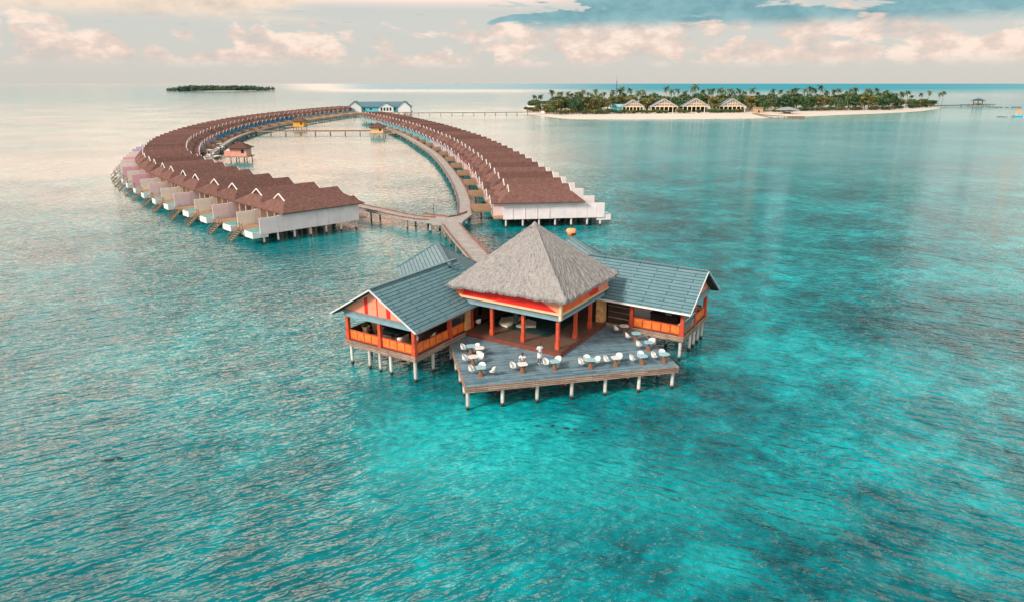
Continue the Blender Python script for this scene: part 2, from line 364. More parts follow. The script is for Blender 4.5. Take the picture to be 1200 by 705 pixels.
# ------------------------------------------------------------------ water
def setup_water():
    m, nt, b = new_mat('reef_water')
    pos = nd(nt, 'ShaderNodeNewGeometry').outputs['Position']
    x, y, _ = nd(nt, 'ShaderNodeSeparateXYZ', {0: pos}).outputs
    fl = nd(nt, 'ShaderNodeCombineXYZ', {0: x, 1: y, 2: 0.0}).outputs[0]
    # sea bed seen through it: sand, coral and weed patches
    a = noise(nt, fl, .055, 6, .62, .5); bb = noise(nt, fl, .33, 7, .68, .6); cc = noise(nt, fl, 1.6, 4, .65)
    f = math_(nt, 'ADD', math_(nt, 'MULTIPLY', a, .46), math_(nt, 'ADD', math_(nt, 'MULTIPLY', bb, .38), math_(nt, 'MULTIPLY', cc, .16)))
    col = ramp(nt, f, ((.36, (.0, .030, .042)), (.43, (.0, .088, .108)), (.51, (.0, .195, .225)), (.585, (.0, .36, .39)), (.67, (.012, .60, .62))))
    coll = ramp(nt, f, ((.36, (.0, .085, .105)), (.5, (.0, .18, .205)), (.64, (.0, .33, .355))))
    col = mix(nt, mapr(nt, math_(nt, 'SUBTRACT', x, math_(nt, 'MULTIPLY', math_(nt, 'SUBTRACT', a, .5), 30)), -16, 6), coll, col)
    # pale sand pockets on the reef
    for sx, sy, sr, am in ((-4.0, 43.0, 7.5, .75), (1.5, 39.0, 8.0, .5), (10.6, 29.3, 2.2, .45), (22.5, 28.9, 2.0, .4), (9.5, 36.0, 5.0, .35), (17.0, 33.5, 3.0, .4)):
        ddx = math_(nt, 'DIVIDE', math_(nt, 'SUBTRACT', x, sx), sr); ddy = math_(nt, 'DIVIDE', math_(nt, 'SUBTRACT', y, sy), sr * .8)
        r2 = math_(nt, 'ADD', math_(nt, 'ADD', math_(nt, 'MULTIPLY', ddx, ddx), math_(nt, 'MULTIPLY', ddy, ddy)), math_(nt, 'MULTIPLY', math_(nt, 'SUBTRACT', bb, .5), 5.5))
        col = mix(nt, math_(nt, 'MULTIPLY', mapr(nt, r2, -.2, 1.5, 1.0, 0.0), am), col, ramp(nt, cc, ((.35, (.0, .36, .38)), (.65, (.02, .58, .59)))))
    # lagoon water further out: paler, evener
    far = mapr(nt, y, 75, 330)
    lag = ramp(nt, noise(nt, fl, .018, 5, .6), ((.38, (.012, .25, .28)), (.62, (.05, .38, .39))))
    col = mix(nt, math_(nt, 'MULTIPLY', far, .9), col, lag)
    # pale shallows along the island beach
    dx = math_(nt, 'DIVIDE', math_(nt, 'SUBTRACT', x, 190), 330); dy = math_(nt, 'DIVIDE', math_(nt, 'SUBTRACT', y, 590), 150)
    rr = math_(nt, 'ADD', math_(nt, 'MULTIPLY', dx, dx), math_(nt, 'MULTIPLY', dy, dy))
    sh = mapr(nt, math_(nt, 'ADD', rr, math_(nt, 'MULTIPLY', noise(nt, fl, .02, 4), .6)), .85, 1.5, 1.0, 0.0)
    col = mix(nt, math_(nt, 'MULTIPLY', sh, .75), col, (.26, .50, .46))
    # deep water past the reef edge
    edge = math_(nt, 'ADD', y, math_(nt, 'MULTIPLY', math_(nt, 'SUBTRACT', noise(nt, fl, .0012, 4), .5), 900))
    side = mapr(nt, math_(nt, 'ADD', math_(nt, 'DIVIDE', x, math_(nt, 'ADD', y, 1.0)), .30), -.05, .12)
    deep = math_(nt, 'MULTIPLY', mapr(nt, edge, 1300, 3600), side)
    col = mix(nt, deep, col, (.015, .27, .36))
    L(nt, col, b.inputs['Base Color'])
    b.inputs['IOR'].default_value = 1.33
    L(nt, math_(nt, 'ADD', math_(nt, 'MULTIPLY', mapr(nt, y, 110, 330, .025, .11), mapr(nt, y, 450, 900, 1.0, .8)), math_(nt, 'MULTIPLY', deep, .35)), b.inputs['Roughness'])
    L(nt, mapr(nt, deep, 0, 1, .6, .12), b.inputs['Specular IOR Level'])
    # ripples: two wind-wave trains bending round the reef, and cross chop
    def train(rz, sx, sy, scale, det=3, dist=.6, off=0.0):
        v = nd(nt, 'ShaderNodeMapping', {'Vector': fl, 'Rotation': (0, 0, rz), 'Location': (off, off, 0)}).outputs[0]
        v = nd(nt, 'ShaderNodeMapping', {'Vector': v, 'Scale': (sx, sy, 1)}).outputs[0]
        return noise(nt, v, scale, det, .55, dist)
    lft = mapr(nt, x, -8, 14, 1.0, 0.0)
    wa = train(R_(-33), .34, 1.0, .85, 2); wa2 = train(R_(-22), .42, 1.0, 2.1, 2, .4, 31)
    wb = train(R_(27), .34, 1.0, .85, 2, .6, 77); wb2 = train(R_(17), .42, 1.0, 2.1, 2, .4, 13)
    wv = math_(nt, 'ADD', wa, math_(nt, 'MULTIPLY', wa2, .62)); wv2 = math_(nt, 'ADD', wb, math_(nt, 'MULTIPLY', wb2, .62))
    h = math_(nt, 'ADD', math_(nt, 'MULTIPLY', wv, lft), math_(nt, 'MULTIPLY', wv2, math_(nt, 'SUBTRACT', 1.0, lft)))
    ch = noise(nt, fl, 4.2, 2, .6)
    h = math_(nt, 'ADD', h, math_(nt, 'MULTIPLY', ch, .10))
    calm = mapr(nt, noise(nt, fl, .03, 3), .35, .65, .65, 1.1)
    bmp = nd(nt, 'ShaderNodeBump', {'Height': h, 'Distance': .95, 'Strength': math_(nt, 'MULTIPLY', calm, math_(nt, 'MULTIPLY', mapr(nt, y, 55, 260, .54, .13), mapr(nt, y, 350, 1600, 1.0, .5)))})
    L(nt, bmp.outputs[0], b.inputs['Normal'])
    return m
M['water'] = setup_water()
wmb = MB(); wmb.add([(-40000, -400, 0), (40000, -400, 0), (40000, 60000, 0), (-40000, 60000, 0)], [(0, 1, 2, 3)])
tag(wmb.build('water', M['water']), kind='structure')

# ================================================================== RESTAURANT
OX, OY = 3.98, 52.40
A58, A13 = R_(58), R_(13)
def rl_world(r, l): return (OX + r * math.cos(A58) - l * math.sin(A58), OY + r * math.sin(A58) + l * math.cos(A58))
def e_world(a, b): return (OX + a * math.cos(A13) - b * math.sin(A13), OY + a * math.sin(A13) + b * math.cos(A13))

# ---- dining terrace
terrace = empty('dining_terrace', (OX, OY, 0), A13, 'weathered blue-grey plank dining terrace on white piles in front of the thatched pavilion', 'terrace')
tp = [(-8.5, -4.1), (8.55, -4.1), (8.92, 3.78), (6.5, 6.48), (.02, .02), (-6.7, 6.72), (-8.38, 5.0)]
MB().prism(tp, 1.90, 2.0).build('decking', M['deck'], terrace)
fb = MB()
fb.bar((-8.55, -4.16, 1.78), (8.62, -4.16, 1.78), .09, .46); fb.bar((-8.56, -4.1, 1.78), (-8.44, 5.0, 1.78), .09, .46); fb.bar((8.61, -4.1, 1.78), (8.96, 3.3, 1.78), .09, .46)
fb.build('fascia_board', M['fascia'], terrace)
jb = MB()
for i in range(6): jb.bar((-8.3, -3.6 + i * 1.5, 1.72), (8.3, -3.6 + i * 1.5, 1.72), .14, .3)
jb.build('joists', M['darkwood'], terrace)
tpm = pile_mesh(1.6, .14)
for px in (-8.4, -5.72, -2.98, -.2, 2.56, 5.4, 8.28): put(tpm, terrace, px, -3.85)
for px in (-5.6, -2.8, -.06, 2.65, 5.35, 8.05): put(tpm, terrace, px, -1.7)
for px, py in ((-8.25, -1.4), (-8.22, .9), (-8.2, 3.3), (8.4, .9), (8.5, 3.2), (-5.6, 1.2), (-2.8, 1.2), (2.7, 1.2), (5.4, 1.2), (5.6, 3.6), (-5.6, 3.6)): put(tpm, terrace, px, py)

# ---- thatched pavilion (local x = r, y = l)
pav = empty('thatched_pavilion', (OX, OY, 0), A58, 'open pavilion with a tall pyramid thatch roof and scarlet band above the terrace', 'pavilion')
FZ = 2.4
MB().prism([(0, 0), (9.2, 0), (9.2, 10.2), (0, 10.2)], 2.05, FZ).build('floor', M['brownfloor'], pav)
k_ = MB(); k_.box(-.06, -.06, 1.98, 9.2, 0, 2.36); k_.box(-.06, 0, 1.98, 0, 9.4, 2.36); k_.build('step_edge', M['kerbred'], pav)
gf = MB(); gf.box(2.6, 2.55, FZ + .004, 8.6, 9.2, FZ + .012); gf.build('glass_floor', M['glass'], pav)
def thatch(parent, c, z, apex, name='thatch_roof'):
    """c: 4 eave corners (x,y), z: their heights; concave hipped skin with a shaggy thick rim"""
    N, K = 52, 26; vs = []; fs = []
    rnd = random.Random(5)
    for k in range(K + 1):
        t = k / K
        for s in range(4):
            a, b = c[s], c[(s + 1) % 4]; za, zb = z[s], z[(s + 1) % 4]
            for i in range(N):
                u = i / N; x = a[0] + (b[0] - a[0]) * u; y = a[1] + (b[1] - a[1]) * u
                zz = za + (zb - za) * u + .06 * math.sin(math.pi * u)
                h = t ** 1.06
                px, py = x + (apex[0] - x) * t, y + (apex[1] - y) * t
                pz = zz + (apex[2] - zz) * h
                j = .05 * (1 - t) + .02 if t < 1 else 0
                ridge = .11 * math.exp(-((min(u, 1 - u) * N) / 1.8) ** 2) * (1 - t) ** .3
                vs.append((px + rnd.uniform(-j, j) * .5, py + rnd.uniform(-j, j) * .5, pz + rnd.uniform(-j, j) + ridge))
    n = 4 * N
    for k in range(K):
        for i in range(n): fs.append([k * n + i, k * n + (i + 1) % n, (k + 1) * n + (i + 1) % n, (k + 1) * n + i])
    cx = sum(p[0] for p in c) / 4; cy = sum(p[1] for p in c) / 4
    o = len(vs)
    for i in range(n):           # ragged rim and underside
        x, y, zz = vs[i]; d = rnd.uniform(.22, .30); vs.append((x + (cx - x) * .012, y + (cy - y) * .012, zz - d))
    for i in range(n): fs.append([i, o + i, o + (i + 1) % n, (i + 1) % n])
    o2 = len(vs)
    for i in range(n):
        x, y, zz = vs[o + i]; vs.append((x + (cx - x) * .30, y + (cy - y) * .30, zz + 1.15))
    for i in range(n): fs.append([o + i, o2 + i, o2 + (i + 1) % n, o + (i + 1) % n])
    # loose straw: shaggy fringe along the eaves and slipped tufts on the slopes
    def at(s, u, t):
        i = min(int(u * N), N - 1); k = min(int(t * K), K - 1); a_ = Vector(vs[k * n + s * N + i]); b_ = Vector(vs[(k + 1) * n + s * N + i]); c_ = Vector(vs[k * n + (s * N + i + 1) % n])
        return a_ + (b_ - a_) * (t * K - k) + (c_ - a_) * (u * N - i), (a_ - b_).normalized(), (c_ - a_).normalized()
    for q in range(4200):
        s = rnd.choice((0, 0, 3, 3, 1, 2)); u = rnd.random(); t = 0.0 if q < 2000 else 1 - math.sqrt(rnd.random()) * .98
        p, dn, al = at(s, u, t); ln = rnd.uniform(.18, .42); w = rnd.uniform(.012, .026); o = len(vs)
        up = Vector((0, 0, rnd.uniform(.02, .06)))
        tip = p + (dn * ln if q >= 2000 else dn * .12 - Vector((0, 0, rnd.uniform(.06, .20)))) + al * rnd.uniform(-.12, .12) + up
        vs += [tuple(p - al * w - dn * .05), tuple(p + al * w - dn * .05), tuple(tip + al * w * .4), tuple(tip - al * w * .4)]; fs.append([o, o + 1, o + 2, o + 3])
    m = MB(); m.add(vs, fs); return m.build(name, M['thatch'], parent, smooth=False)
thatch(pav, [(-.9, -.9), (9.35, -.9), (9.9, 10.9), (-.9, 10.9)], [7.12, 7.05, 6.8, 6.72], (4.3, 5.05, 11.95))
cap = MB(); cap.lathe([(.34, -.35), (.22, -.05), (.05, .1)], 8, (4.3, 5.05, 11.95)); cap.build('ridge_cap', M['thatch'], pav)
for (x, y) in ((.55, .55), (.55, 3.9), (.55, 7.1), (3.75, .55), (6.65, .55), (8.7, 3.8), (8.7, 7.1), (8.7, 9.9), (4.6, 9.9)):
    p = MB(); p.box(x - .13, y - .13, 2.4, x + .13, y + .13, 5.12); p.box(x - .17, y - .17, 2.4, x + .17, y + .17, 2.95); p.build('post', M['red'], pav)
for (x, y) in ((.45, 9.95), (8.85, .45)):
    p = MB(); p.box(x - .36, y - .36, 2.4, x + .36, y + .36, 5.12); p.build('stone_column', M['stone'], pav)
bm_ = MB(); bm_.box(.25, .25, 5.12, .75, 10.3, 5.52); bm_.box(.75, .25, 5.12, 9.2, .75, 5.52); bm_.box(8.7, .75, 5.12, 9.2, 10.3, 5.52); bm_.box(.75, 9.8, 5.12, 8.7, 10.3, 5.52); bm_.build('ring_beam', M['bluegrey'], pav)
aw = MB(); aw.box(.12, .12, 5.0, .24, 10.4, 5.2); aw.box(.24, .12, 5.0, 9.3, .24, 5.2); aw.build('rolled_blind', M['skyblue'], pav)
cr = MB(); cr.box(.0, .0, 5.523, .3, 10.5, 5.7); cr.box(.3, .0, 5.523, 9.4, .3, 5.7); cr.box(-.03, -.03, 5.15, .22, .22, 5.52); cr.box(-.03, -.03, 5.7, .2, .2, 6.8); cr.build('cream_rail', M['cream'], pav)
def strip(poly, mat, face):
    vs = []
    for (t, z) in poly: vs.append((.10, t, z) if face == 'r' else (t, .10, z))
    vs2 = [(x + .12, y, z) if face == 'r' else (x, y + .12, z) for x, y, z in vs]
    n = len(vs); m = MB(); m.add(vs + vs2, [list(range(n)), list(range(n, 2 * n))[::-1]] + [[i, (i + 1) % n, n + (i + 1) % n, n + i] for i in range(n)])
    m.build('fascia_panel', M[mat], pav)
ZB, ZT = 5.7, 6.95
strip([(10.6, ZT), (9.4, ZT), (9.9, ZB), (10.6, ZB)], 'fascia_orange', 'r')
strip([(9.4, ZT), (2.9, ZT), (.4, ZB), (9.9, ZB)], 'fascia_red', 'r')
strip([(2.9, ZT), (.22, ZT), (.22, ZB), (.4, ZB)], 'salmon', 'r')
strip([(.22, ZB), (.22, ZT), (4.2, ZT), (5.6, ZB)], 'fascia_orange', 'l')
strip([(4.2, ZT), (7.0, ZT), (7.3, ZB), (5.6, ZB)], 'fascia_red', 'l')
strip([(7.0, ZT), (9.3, ZT), (9.3, ZB), (7.3, ZB)], 'salmon', 'l')
ppm = pile_mesh(2.06, .14)
for x in (.6, 3.6, 6.6, 9.0):
    for y in (.6, 3.9, 7.2, 10.0): put(ppm, pav, x, y)
# interior pieces
m = MB(); m.box(8.95, .9, 2.41, 9.1, 9.7, 5.1); m.box(3.2, 9.85, 2.41, 8.9, 10.0, 5.1); m.build('back_wall', M['darkwood'], pav)
st = empty('floor_reflection', (*rl_world(3.6, 6.6), FZ + .012), A58, 'cream raised slabs standing for the bright reflection in the dark glass floor under thatch', 'platform')  # cream slabs stand for the rear opening reflected in the floor
MB().prism([(-.4, 1.5), (.9, 2.1), (1.9, 1.2), (1.9, .25), (-.2, .25), (-.9, .3), (-.75, 1.0)], 0, .16).build('slab', M['creamwhite'], st)
MB().prism([(-.25, -.25), (1.8, -.25), (1.6, -1.3), (.5, -1.9), (.2, -1.3), (-.3, -1.1)], 0, .16).build('slab', M['creamwhite'], st)
dc = empty('reflection_column', (*rl_world(3.75, 6.6), FZ + .012), A58, 'dark green round column standing for the dark reflection between the two cream slabs', 'column')  # solid shaft stands for a column's dark reflection in the floor
MB().lathe([(.24, 0), (.24, 3.6)], 16).build('shaft', M['mastg'], dc, smooth=False)
MB().lathe([(.3, 0), (.3, .14), (.24, .2)], 16).build('base_ring', M['black'], dc)

# ---- gabled wings; a = inward from the gable, b = from the terrace side outward
def wing(name, label, mp, LEN, WD, left):
    root = empty(name, (OX, OY, 0), A58, label, 'pavilion')
    def mb(): return MB(mp)
    f = mb(); f.box(0, 0, 2.3, LEN, WD, FZ); f.build('floor', M['brownfloor'], root)
    f = mb(); f.box(-.08, -.08, 1.87, LEN, 0, 2.34); f.box(-.08, 0, 1.87, 0, WD, 2.34); f.box(-.08, WD, 1.87, LEN, WD + .08, 2.34); f.box(0, 0, 1.9, LEN, WD, 2.29); f.build('fascia_board', M['fascia'], root)
    ez, rz, ov = 4.82, 7.6, .85; mid = WD / 2; a0 = -.8
    f = mb(); f.shell([[(a0, -ov, ez), (LEN, -ov, ez), (LEN, mid, rz), (a0, mid, rz)], [(a0, mid, rz), (LEN, mid, rz), (LEN, WD + ov, ez), (a0, WD + ov, ez)]], .12)
    rf = f.build('roof', M['tile'], root)
    f = mb(); f.bar((a0, mid, rz + .05), (LEN, mid, rz + .05), .3, .1); f.build('ridge_cap', M['tile'], rf)
    sl = (rz - ez) / (mid + ov)
    f = mb(); f.shell([[(a0 + .15, -ov + .1, ez - .1), (LEN, -ov + .1, ez - .1), (LEN, mid, rz - .17), (a0 + .15, mid, rz - .17)], [(a0 + .15, mid, rz - .17), (LEN, mid, rz - .17), (LEN, WD + ov - .1, ez - .1), (a0 + .15, WD + ov - .1, ez - .1)]], .06)
    f.build('ceiling', M['darkwood'], root)
    f = mb(); f.bar((a0 - .03, -ov - .02, ez - .06), (a0 - .03, mid, rz - .05), .07, .12); f.bar((a0 - .03, WD + ov + .02, ez - .06), (a0 - .03, mid, rz - .05), .07, .12); f.build('bargeboard', M['pale_wall'], root)
    f = mb(); f.bar((a0, -ov - .05, ez - .08), (LEN - 1.2, -ov - .05, ez - .08), .1, .14); f.build('gutter', M['trim' if not left else 'bluegrey'], root)
    # gable end
    gz = 5.12; hb = lambda b_: ez + sl * (b_ + ov) - .2
    def tri(b0, b1, z0=gz):
        pts = [(b0, z0), (b1, z0)]
        top = [(b1, hb(b1) if b1 <= mid else hb(WD - b1))]
        if b0 < mid < b1: top.append((mid, hb(mid)))
        top.append((b0, hb(b0) if b0 <= mid else hb(WD - b0)))
        pts += [p for p in top if p[1] > z0 + .01]
        return pts
    def gable(pts, mat, off=0.0, nm='gable_panel'):
        n = len(pts); m = mb(); m.add([(off, b, z) for b, z in pts] + [(off + .1, b, z) for b, z in pts], [list(range(n)), list(range(n, 2 * n))[::-1]] + [[i, (i + 1) % n, n + (i + 1) % n, n + i] for i in range(n)])
        m.build(nm, M[mat], root)
    b0 = (gz + .2 - ez) / sl - ov
    if left:
        gable(tri(b0, WD - b0), 'salmon')
        gable(tri(mid + 1.05, mid + 1.42), 'fascia_red', -.02, 'gable_stripe'); gable(tri(mid - 1.42, mid - 1.0), 'fascia_red', -.02, 'gable_stripe'); gable(tri(mid - .05, mid + .06), 'fascia_red', -.02, 'gable_stripe')
        m = mb(); m.bar((-.12, mid, hb(mid) - .1), (-.12, WD - b0, gz + .08), .1, .16); m.build('gable_rail', M['cream'], root)
    else:
        gable(tri(b0, WD - b0), 'salmon')
        zc = gz + .75
        gable([(mid - .35, hb(mid - .35)), (mid + 1.9, gz + .5), (mid + 2.1, hb(WD - mid - 2.1) - .02), (mid, hb(mid) - .02)], 'fascia_red', -.02, 'gable_stripe')
    m = mb(); m.box(-.10, -.1, 4.86, .16, WD + .1, 5.12); m.build('beam', M['bluegrey'], root)
    m = mb(); m.box(-.14, .2, 4.55, -.02, WD - .1, 4.86); m.build('rolled_blind', M['skyblue'], root)
    m = mb(); m.box(.0, -.05, 4.8, LEN, .2, 5.02); m.box(.0, WD - .2, 4.8, LEN, WD + .05, 5.02); m.build('side_beam', M['darkwood'], root)
    def post(a, b):
        m = mb(); m.box(a, b, 2.4, a + .3, b + .3, 4.86); m.box(a - .04, b - .04, 2.36, a + .34, b + .34, 3.0); m.build('post', M['red'], root)
    for b in (.02, mid - .15, WD - .32): post(.02, b)
    post(4.75, .02)
    if left: post(8.0, .02)
    post(4.75, WD - .32)
    def railing(p0, p1, n, mat='orange'):
        p0 = Vector(p0); p1 = Vector(p1); d = p1 - p0
        m = mb(); m.bar((*p0, 3.24), (*p1, 3.24), .1, .07); m.bar((*p0, 2.46), (*p1, 2.46), .08, .07)
        for i in range(n + 1):
            q = p0 + d * i / n; m.bar((q.x, q.y, 2.4), (q.x, q.y, 3.24), .07, .07)
        r = m.build('railing', M['red' if mat == 'orange' else 'darkwood'], root)
        for i in range(n):
            q0 = p0 + d * (i + .07) / n; q1 = p0 + d * (i + .93) / n
            m = mb(); m.bar((*q0, 2.85), (*q1, 2.85), .05, .68); m.build('panel', M[mat], r)
    if left:
        railing((.17, .36), (.17, mid - .2), 4); railing((.17, mid + .2), (.17, WD - .36), 4); railing((.36, .17), (4.7, .17), 5)
        railing((.4, WD - .17), (4.7, WD - .17), 5, 'darkwood')
        railing((5.1, .17), (7.9, .17), 3)
        m = mb(); m.box(5.15, .12, 3.3, 7.9, .2, 4.8); w_ = m.build('window', M['window'], root)
        m = mb(); m.box(5.1, .08, 3.98, 7.95, .11, 4.06); m.box(6.5, .08, 3.3, 6.58, .11, 4.8); m.build('frame', M['rust'], w_)
    else:
        railing((.36, .17), (4.7, .17), 5)
        railing((.17, mid + .2), (.17, WD - .36), 4)
        m = mb(); m.box(.08, .36, 3.1, .16, mid - .2, 4.8); w_ = m.build('window', M['window'], root)
        m = mb(); m.box(.04, .36, 3.62, .075, mid - .2, 3.68); m.box(.04, .36, 4.2, .075, mid - .2, 4.26); m.build('frame', M['trim'], w_)
        m = mb(); m.box(.08, .36, 2.42, .2, mid - .2, 3.1); m.build('dado', M['fascia'], root)
        m = mb(); m.box(5.1, .12, 2.42, 7.2, .2, 4.8); w_ = m.build('shutter', M['darkwood'], root)
        m = mb()
        for zz in (2.9, 3.45, 4.0, 4.5): m.box(5.1, .08, zz, 7.2, .11, zz + .05)
        m.build('slat', M['fascia'], w_)
    m = mb(); m.box(LEN - 1.5, .4, 2.42, LEN - 1.35, WD - .4, 4.8); w_ = m.build('back_wall', M['darkwood'], root)
    m = mb(); m.box(LEN - 1.54, mid - 1.2, 3.2, LEN - 1.51, mid + 1.4, 4.5); m.build('window', M['window'], w_)
    pm = pile_mesh(1.9, .14)
    spots = [(.25, .25), (.25, 2.9), (.25, 4.1), (.25, 5.3), (.25, WD - .3), (2.4, 2.8), (2.6, .25), (5.2, .3), (2.6, WD - .3), (5.2, WD - .3), (5.2, 3.8), (7.8, .4), (7.8, WD - .3), (7.8, 3.8)]
    for a, b in spots:
        x, y, _ = mp(a, b, 0); put(pm, root, x, y)
    return root
wing('gabled_pavilion', 'teal-roofed open pavilion with striped salmon gable, left of the thatched pavilion', lambda a, b, z: (-7.0 + a, 9.62 + b, z), 11.0, 7.7, True)
wing('gabled_pavilion', 'teal-roofed open pavilion with glazed red gable end, right of the thatched pavilion', lambda a, b, z: (9.0 + b, -7.35 + a, z), 11.0, 6.9, False)

# ---- entrance halls behind, ridges along the walkway
def hall(e1, label, w=4.0, rz=7.55):
    x, y = e_world(e1, 0); root = empty('entrance_hall', (x, y, 0), A13, label, 'hall')
    m = MB(); m.shell([[(-w - .15, 10.6, 5.1), (-w - .15, 20.2, 5.1), (0, 20.0, rz), (0, 10.6, rz)], [(0, 10.6, rz), (0, 20.0, rz), (w + .15, 20.2, 5.1), (w + .15, 10.6, 5.1)]], .14); rf = m.build('roof', M['tile'], root)
    m = MB(); m.bar((0, 10.6, rz + .05), (0, 20.05, rz + .05), .28, .1); m.build('ridge_cap', M['tile'], rf)
    m = MB(); m.bar((-w - .2, 20.22, 5.05), (0, 20.05, rz - .05), .08, .24); m.bar((w + .2, 20.22, 5.05), (0, 20.05, rz - .05), .08, .24); m.build('bargeboard', M['tile'], root)
    m = MB(); m.box(-w + .5, 11.5, 2.4, w - .5, 19.2, 5.0); m.prism([(-w + .5, 19.0), (w - .5, 19.0), (w - .5, 19.2), (-w + .5, 19.2)], 5.0, 5.05); m.build('wall', M['darkwood'], root)
    m = MB(); m.box(-w + .1, 10.5, 1.9, w - .1, 19.8, 2.38); m.build('floor', M['fascia'], root)
    pm = pile_mesh(1.92, .17)
    for xx in (-3.2, 0, 3.2):
        for yy in (12, 15.5, 19): put(pm, root, xx, yy)
    return root
hall(-7.55, 'teal-roofed hall jutting out behind the striped salmon gabled pavilion')
hall(7.2, 'teal-roofed hall mostly hidden behind the thatch peak, ridge edge showing at its right', 4.0, 7.45)
# orange cowl on the ridge end
cw = empty('vent_cowl', (6.55, 74.3, 6.85), 0.0, 'orange rounded vent cowl with dark mouth rising behind the right of the thatch', 'vent')
MB().lathe([(.30, 0), (.30, .55), (.36, .6)], 12).build('pipe', M['orange_cowl'], cw)
m = MB(); m.tube([(-.42, 0, .92), (-.38, 0, .95), (.36, 0, .95), (.46, 0, .92)], [.30, .46, .46, .34], 12); m.build('hood', M['orange_cowl'], cw, smooth=True)
m = MB(); m.cbox((.26, -.45, .85), (.5, .1, .16)); m.build('mouth', M['black'], cw)

# ---- terrace furniture
def make_chair():
    root = empty('tub_chair')
    # curved white shell
    m = MB(); N = 14; vs = []; fs = []
    for i in range(N + 1):
        t = -1 + 2 * i / N; a = t * R_(112)
        x, y = .30 * math.sin(a), -.29 * math.cos(a)
        top = .86 - .30 * abs(t) ** 2.2
        for (rr, zz) in ((.80, .40), (1.0, .48), (1.10, top), (1.02, top + .01), (.90, .50), (.74, .44)):
            vs.append((x * rr, y * rr, zz))
    for i in range(N):
        for k in range(6): fs.append([i * 6 + k, (i + 1) * 6 + k, (i + 1) * 6 + (k + 1) % 6, i * 6 + (k + 1) % 6])
    fs += [[0, 1, 2, 3, 4, 5], [N * 6 + k for k in range(5, -1, -1)]]
    m.add(vs, fs); m.build('backrest', M['plastic'], root, smooth=True)
    m = MB(); m.lathe([(.20, .385), (.285, .41), (.29, .45), (.05, .455)], 18); m.build('seat', M['plastic'], root)
    for sx in (-1, 1):
        for sy in (-1, 1):
            m = MB(); m.tube([(sx * .17, sy * .17, .41), (sx * .25, sy * .25, 0)], [.018, .012], 6); m.build('leg', M['chrome'], root)
    return root
def make_table(top):
    root = empty('cafe_table')
    m = MB(); m.prism([(.39 * math.copysign(abs(math.cos(t)) ** .55, math.cos(t)), .39 * math.copysign(abs(math.sin(t)) ** .55, math.sin(t))) for t in [2 * math.pi * k / 28 for k in range(28)]], .70, .735); m.build('tabletop', M[top], root)
    m = MB(); m.lathe([(.27, 0), (.26, .03), (.08, .52), (.06, .70)], 14); m.build('base', M['cone'], root)
    return root
tables = [  # e1, e2, top, label
 (-7.06, 2.30, 'tabletop', 'pale teal table rearmost at the left end of the terrace'),
 (-6.45, 1.72, 'tablewhite', 'small white table just right of the rearmost left teal table'),
 (-7.30, -.05, 'tablewhite', 'pinkish white table midway along the left edge of the terrace'),
 (-7.10, -2.30, 'tabletop', 'teal table with three white chairs at the front left terrace corner'),
 (-3.80, -2.40, 'tablewhite', 'white table in front of the seated person'),
 (-1.19, -2.42, 'tabletop', 'teal table below the standing person with two chairs'),
 (1.68, -2.76, 'tabletop', 'teal table with three chairs mid front edge, right of standing person'),
 (3.80, -2.80, 'tablewhite', 'pale table at front edge, third from the right front corner'),
 (5.98, -2.95, 'tabletop', 'pale teal table at front edge, second from the right front corner'),
 (7.88, -2.97, 'tabletop', 'teal table at the front right corner of the terrace'),
 (7.74, -.22, 'tabletop', 'teal table by right terrace edge, nearest the front corner one'),
 (7.55, 2.05, 'tabletop', 'teal table by right terrace edge, in the middle of that edge'),
 (7.25, 4.10, 'tablewhite', 'whitish table rearmost by right terrace edge beside orange railing'),
]
chairs = [  # e1, e2, table index, label
 (-7.62, 2.75, 0, 'white tub chair left of the rearmost teal table, back left of terrace'),
 (-6.55, 2.55, 0, 'white tub chair right of the rearmost teal table, back left of terrace'),
 (-6.55, 1.12, 1, 'white tub chair in front of the small white table at back left'),
 (-7.85, .42, 2, 'white tub chair left of the pinkish white table, left terrace edge'),
 (-6.62, .30, 2, 'white tub chair right of the pinkish white table, left terrace edge'),
 (-7.72, -1.90, 3, 'white tub chair left of the front left corner teal table'),
 (-6.86, -1.62, 3, 'white tub chair behind the front left corner teal table'),
 (-6.22, -2.50, 3, 'white tub chair right of the front left corner teal table'),
 (-4.45, -2.02, 4, 'white tub chair left of the white table by the seated person'),
 (-3.62, -1.55, 4, 'white tub chair the seated person sits on'),
 (-1.75, -1.90, 5, 'white tub chair left of the table below the standing person'),
 (-.72, -1.72, 5, 'white tub chair right of the table below the standing person'),
 (1.02, -2.45, 6, 'white tub chair left of the three-chair table mid front edge'),
 (1.62, -1.98, 6, 'white tub chair behind the three-chair table mid front edge'),
 (2.32, -2.45, 6, 'white tub chair right of the three-chair table mid front edge'),
 (3.15, -2.42, 7, 'white tub chair left of the third front table from right corner'),
 (4.28, -2.20, 7, 'white tub chair right of the third front table from right corner'),
 (5.28, -2.62, 8, 'white tub chair left of the second front table from right corner'),
 (6.15, -2.20, 8, 'white tub chair behind the second front table from right corner'),
 (7.22, -2.50, 9, 'white tub chair left of the front right corner table'),
 (8.02, -2.25, 9, 'white tub chair behind the front right corner table'),
 (7.02, .15, 10, 'white tub chair left of the right edge table nearest the corner'),
 (8.25, .38, 10, 'white tub chair behind the right edge table nearest the corner'),
 (6.90, 2.30, 11, 'white tub chair left of the middle table on the right edge'),
 (6.60, 4.25, 12, 'white tub chair left of the rearmost right table by orange railing'),
]
tproto = {}
for (a, b, top, lab) in tables:
    if top not in tproto: o = tproto[top] = make_table(top)
    else: o = copy_tree(tproto[top])
    o.location = (*e_world(a, b), 2.0); o.rotation_euler.z = A13 + random.uniform(-.3, .3); tag(o, lab, 'table', 'tables on the dining terrace')
cproto = None
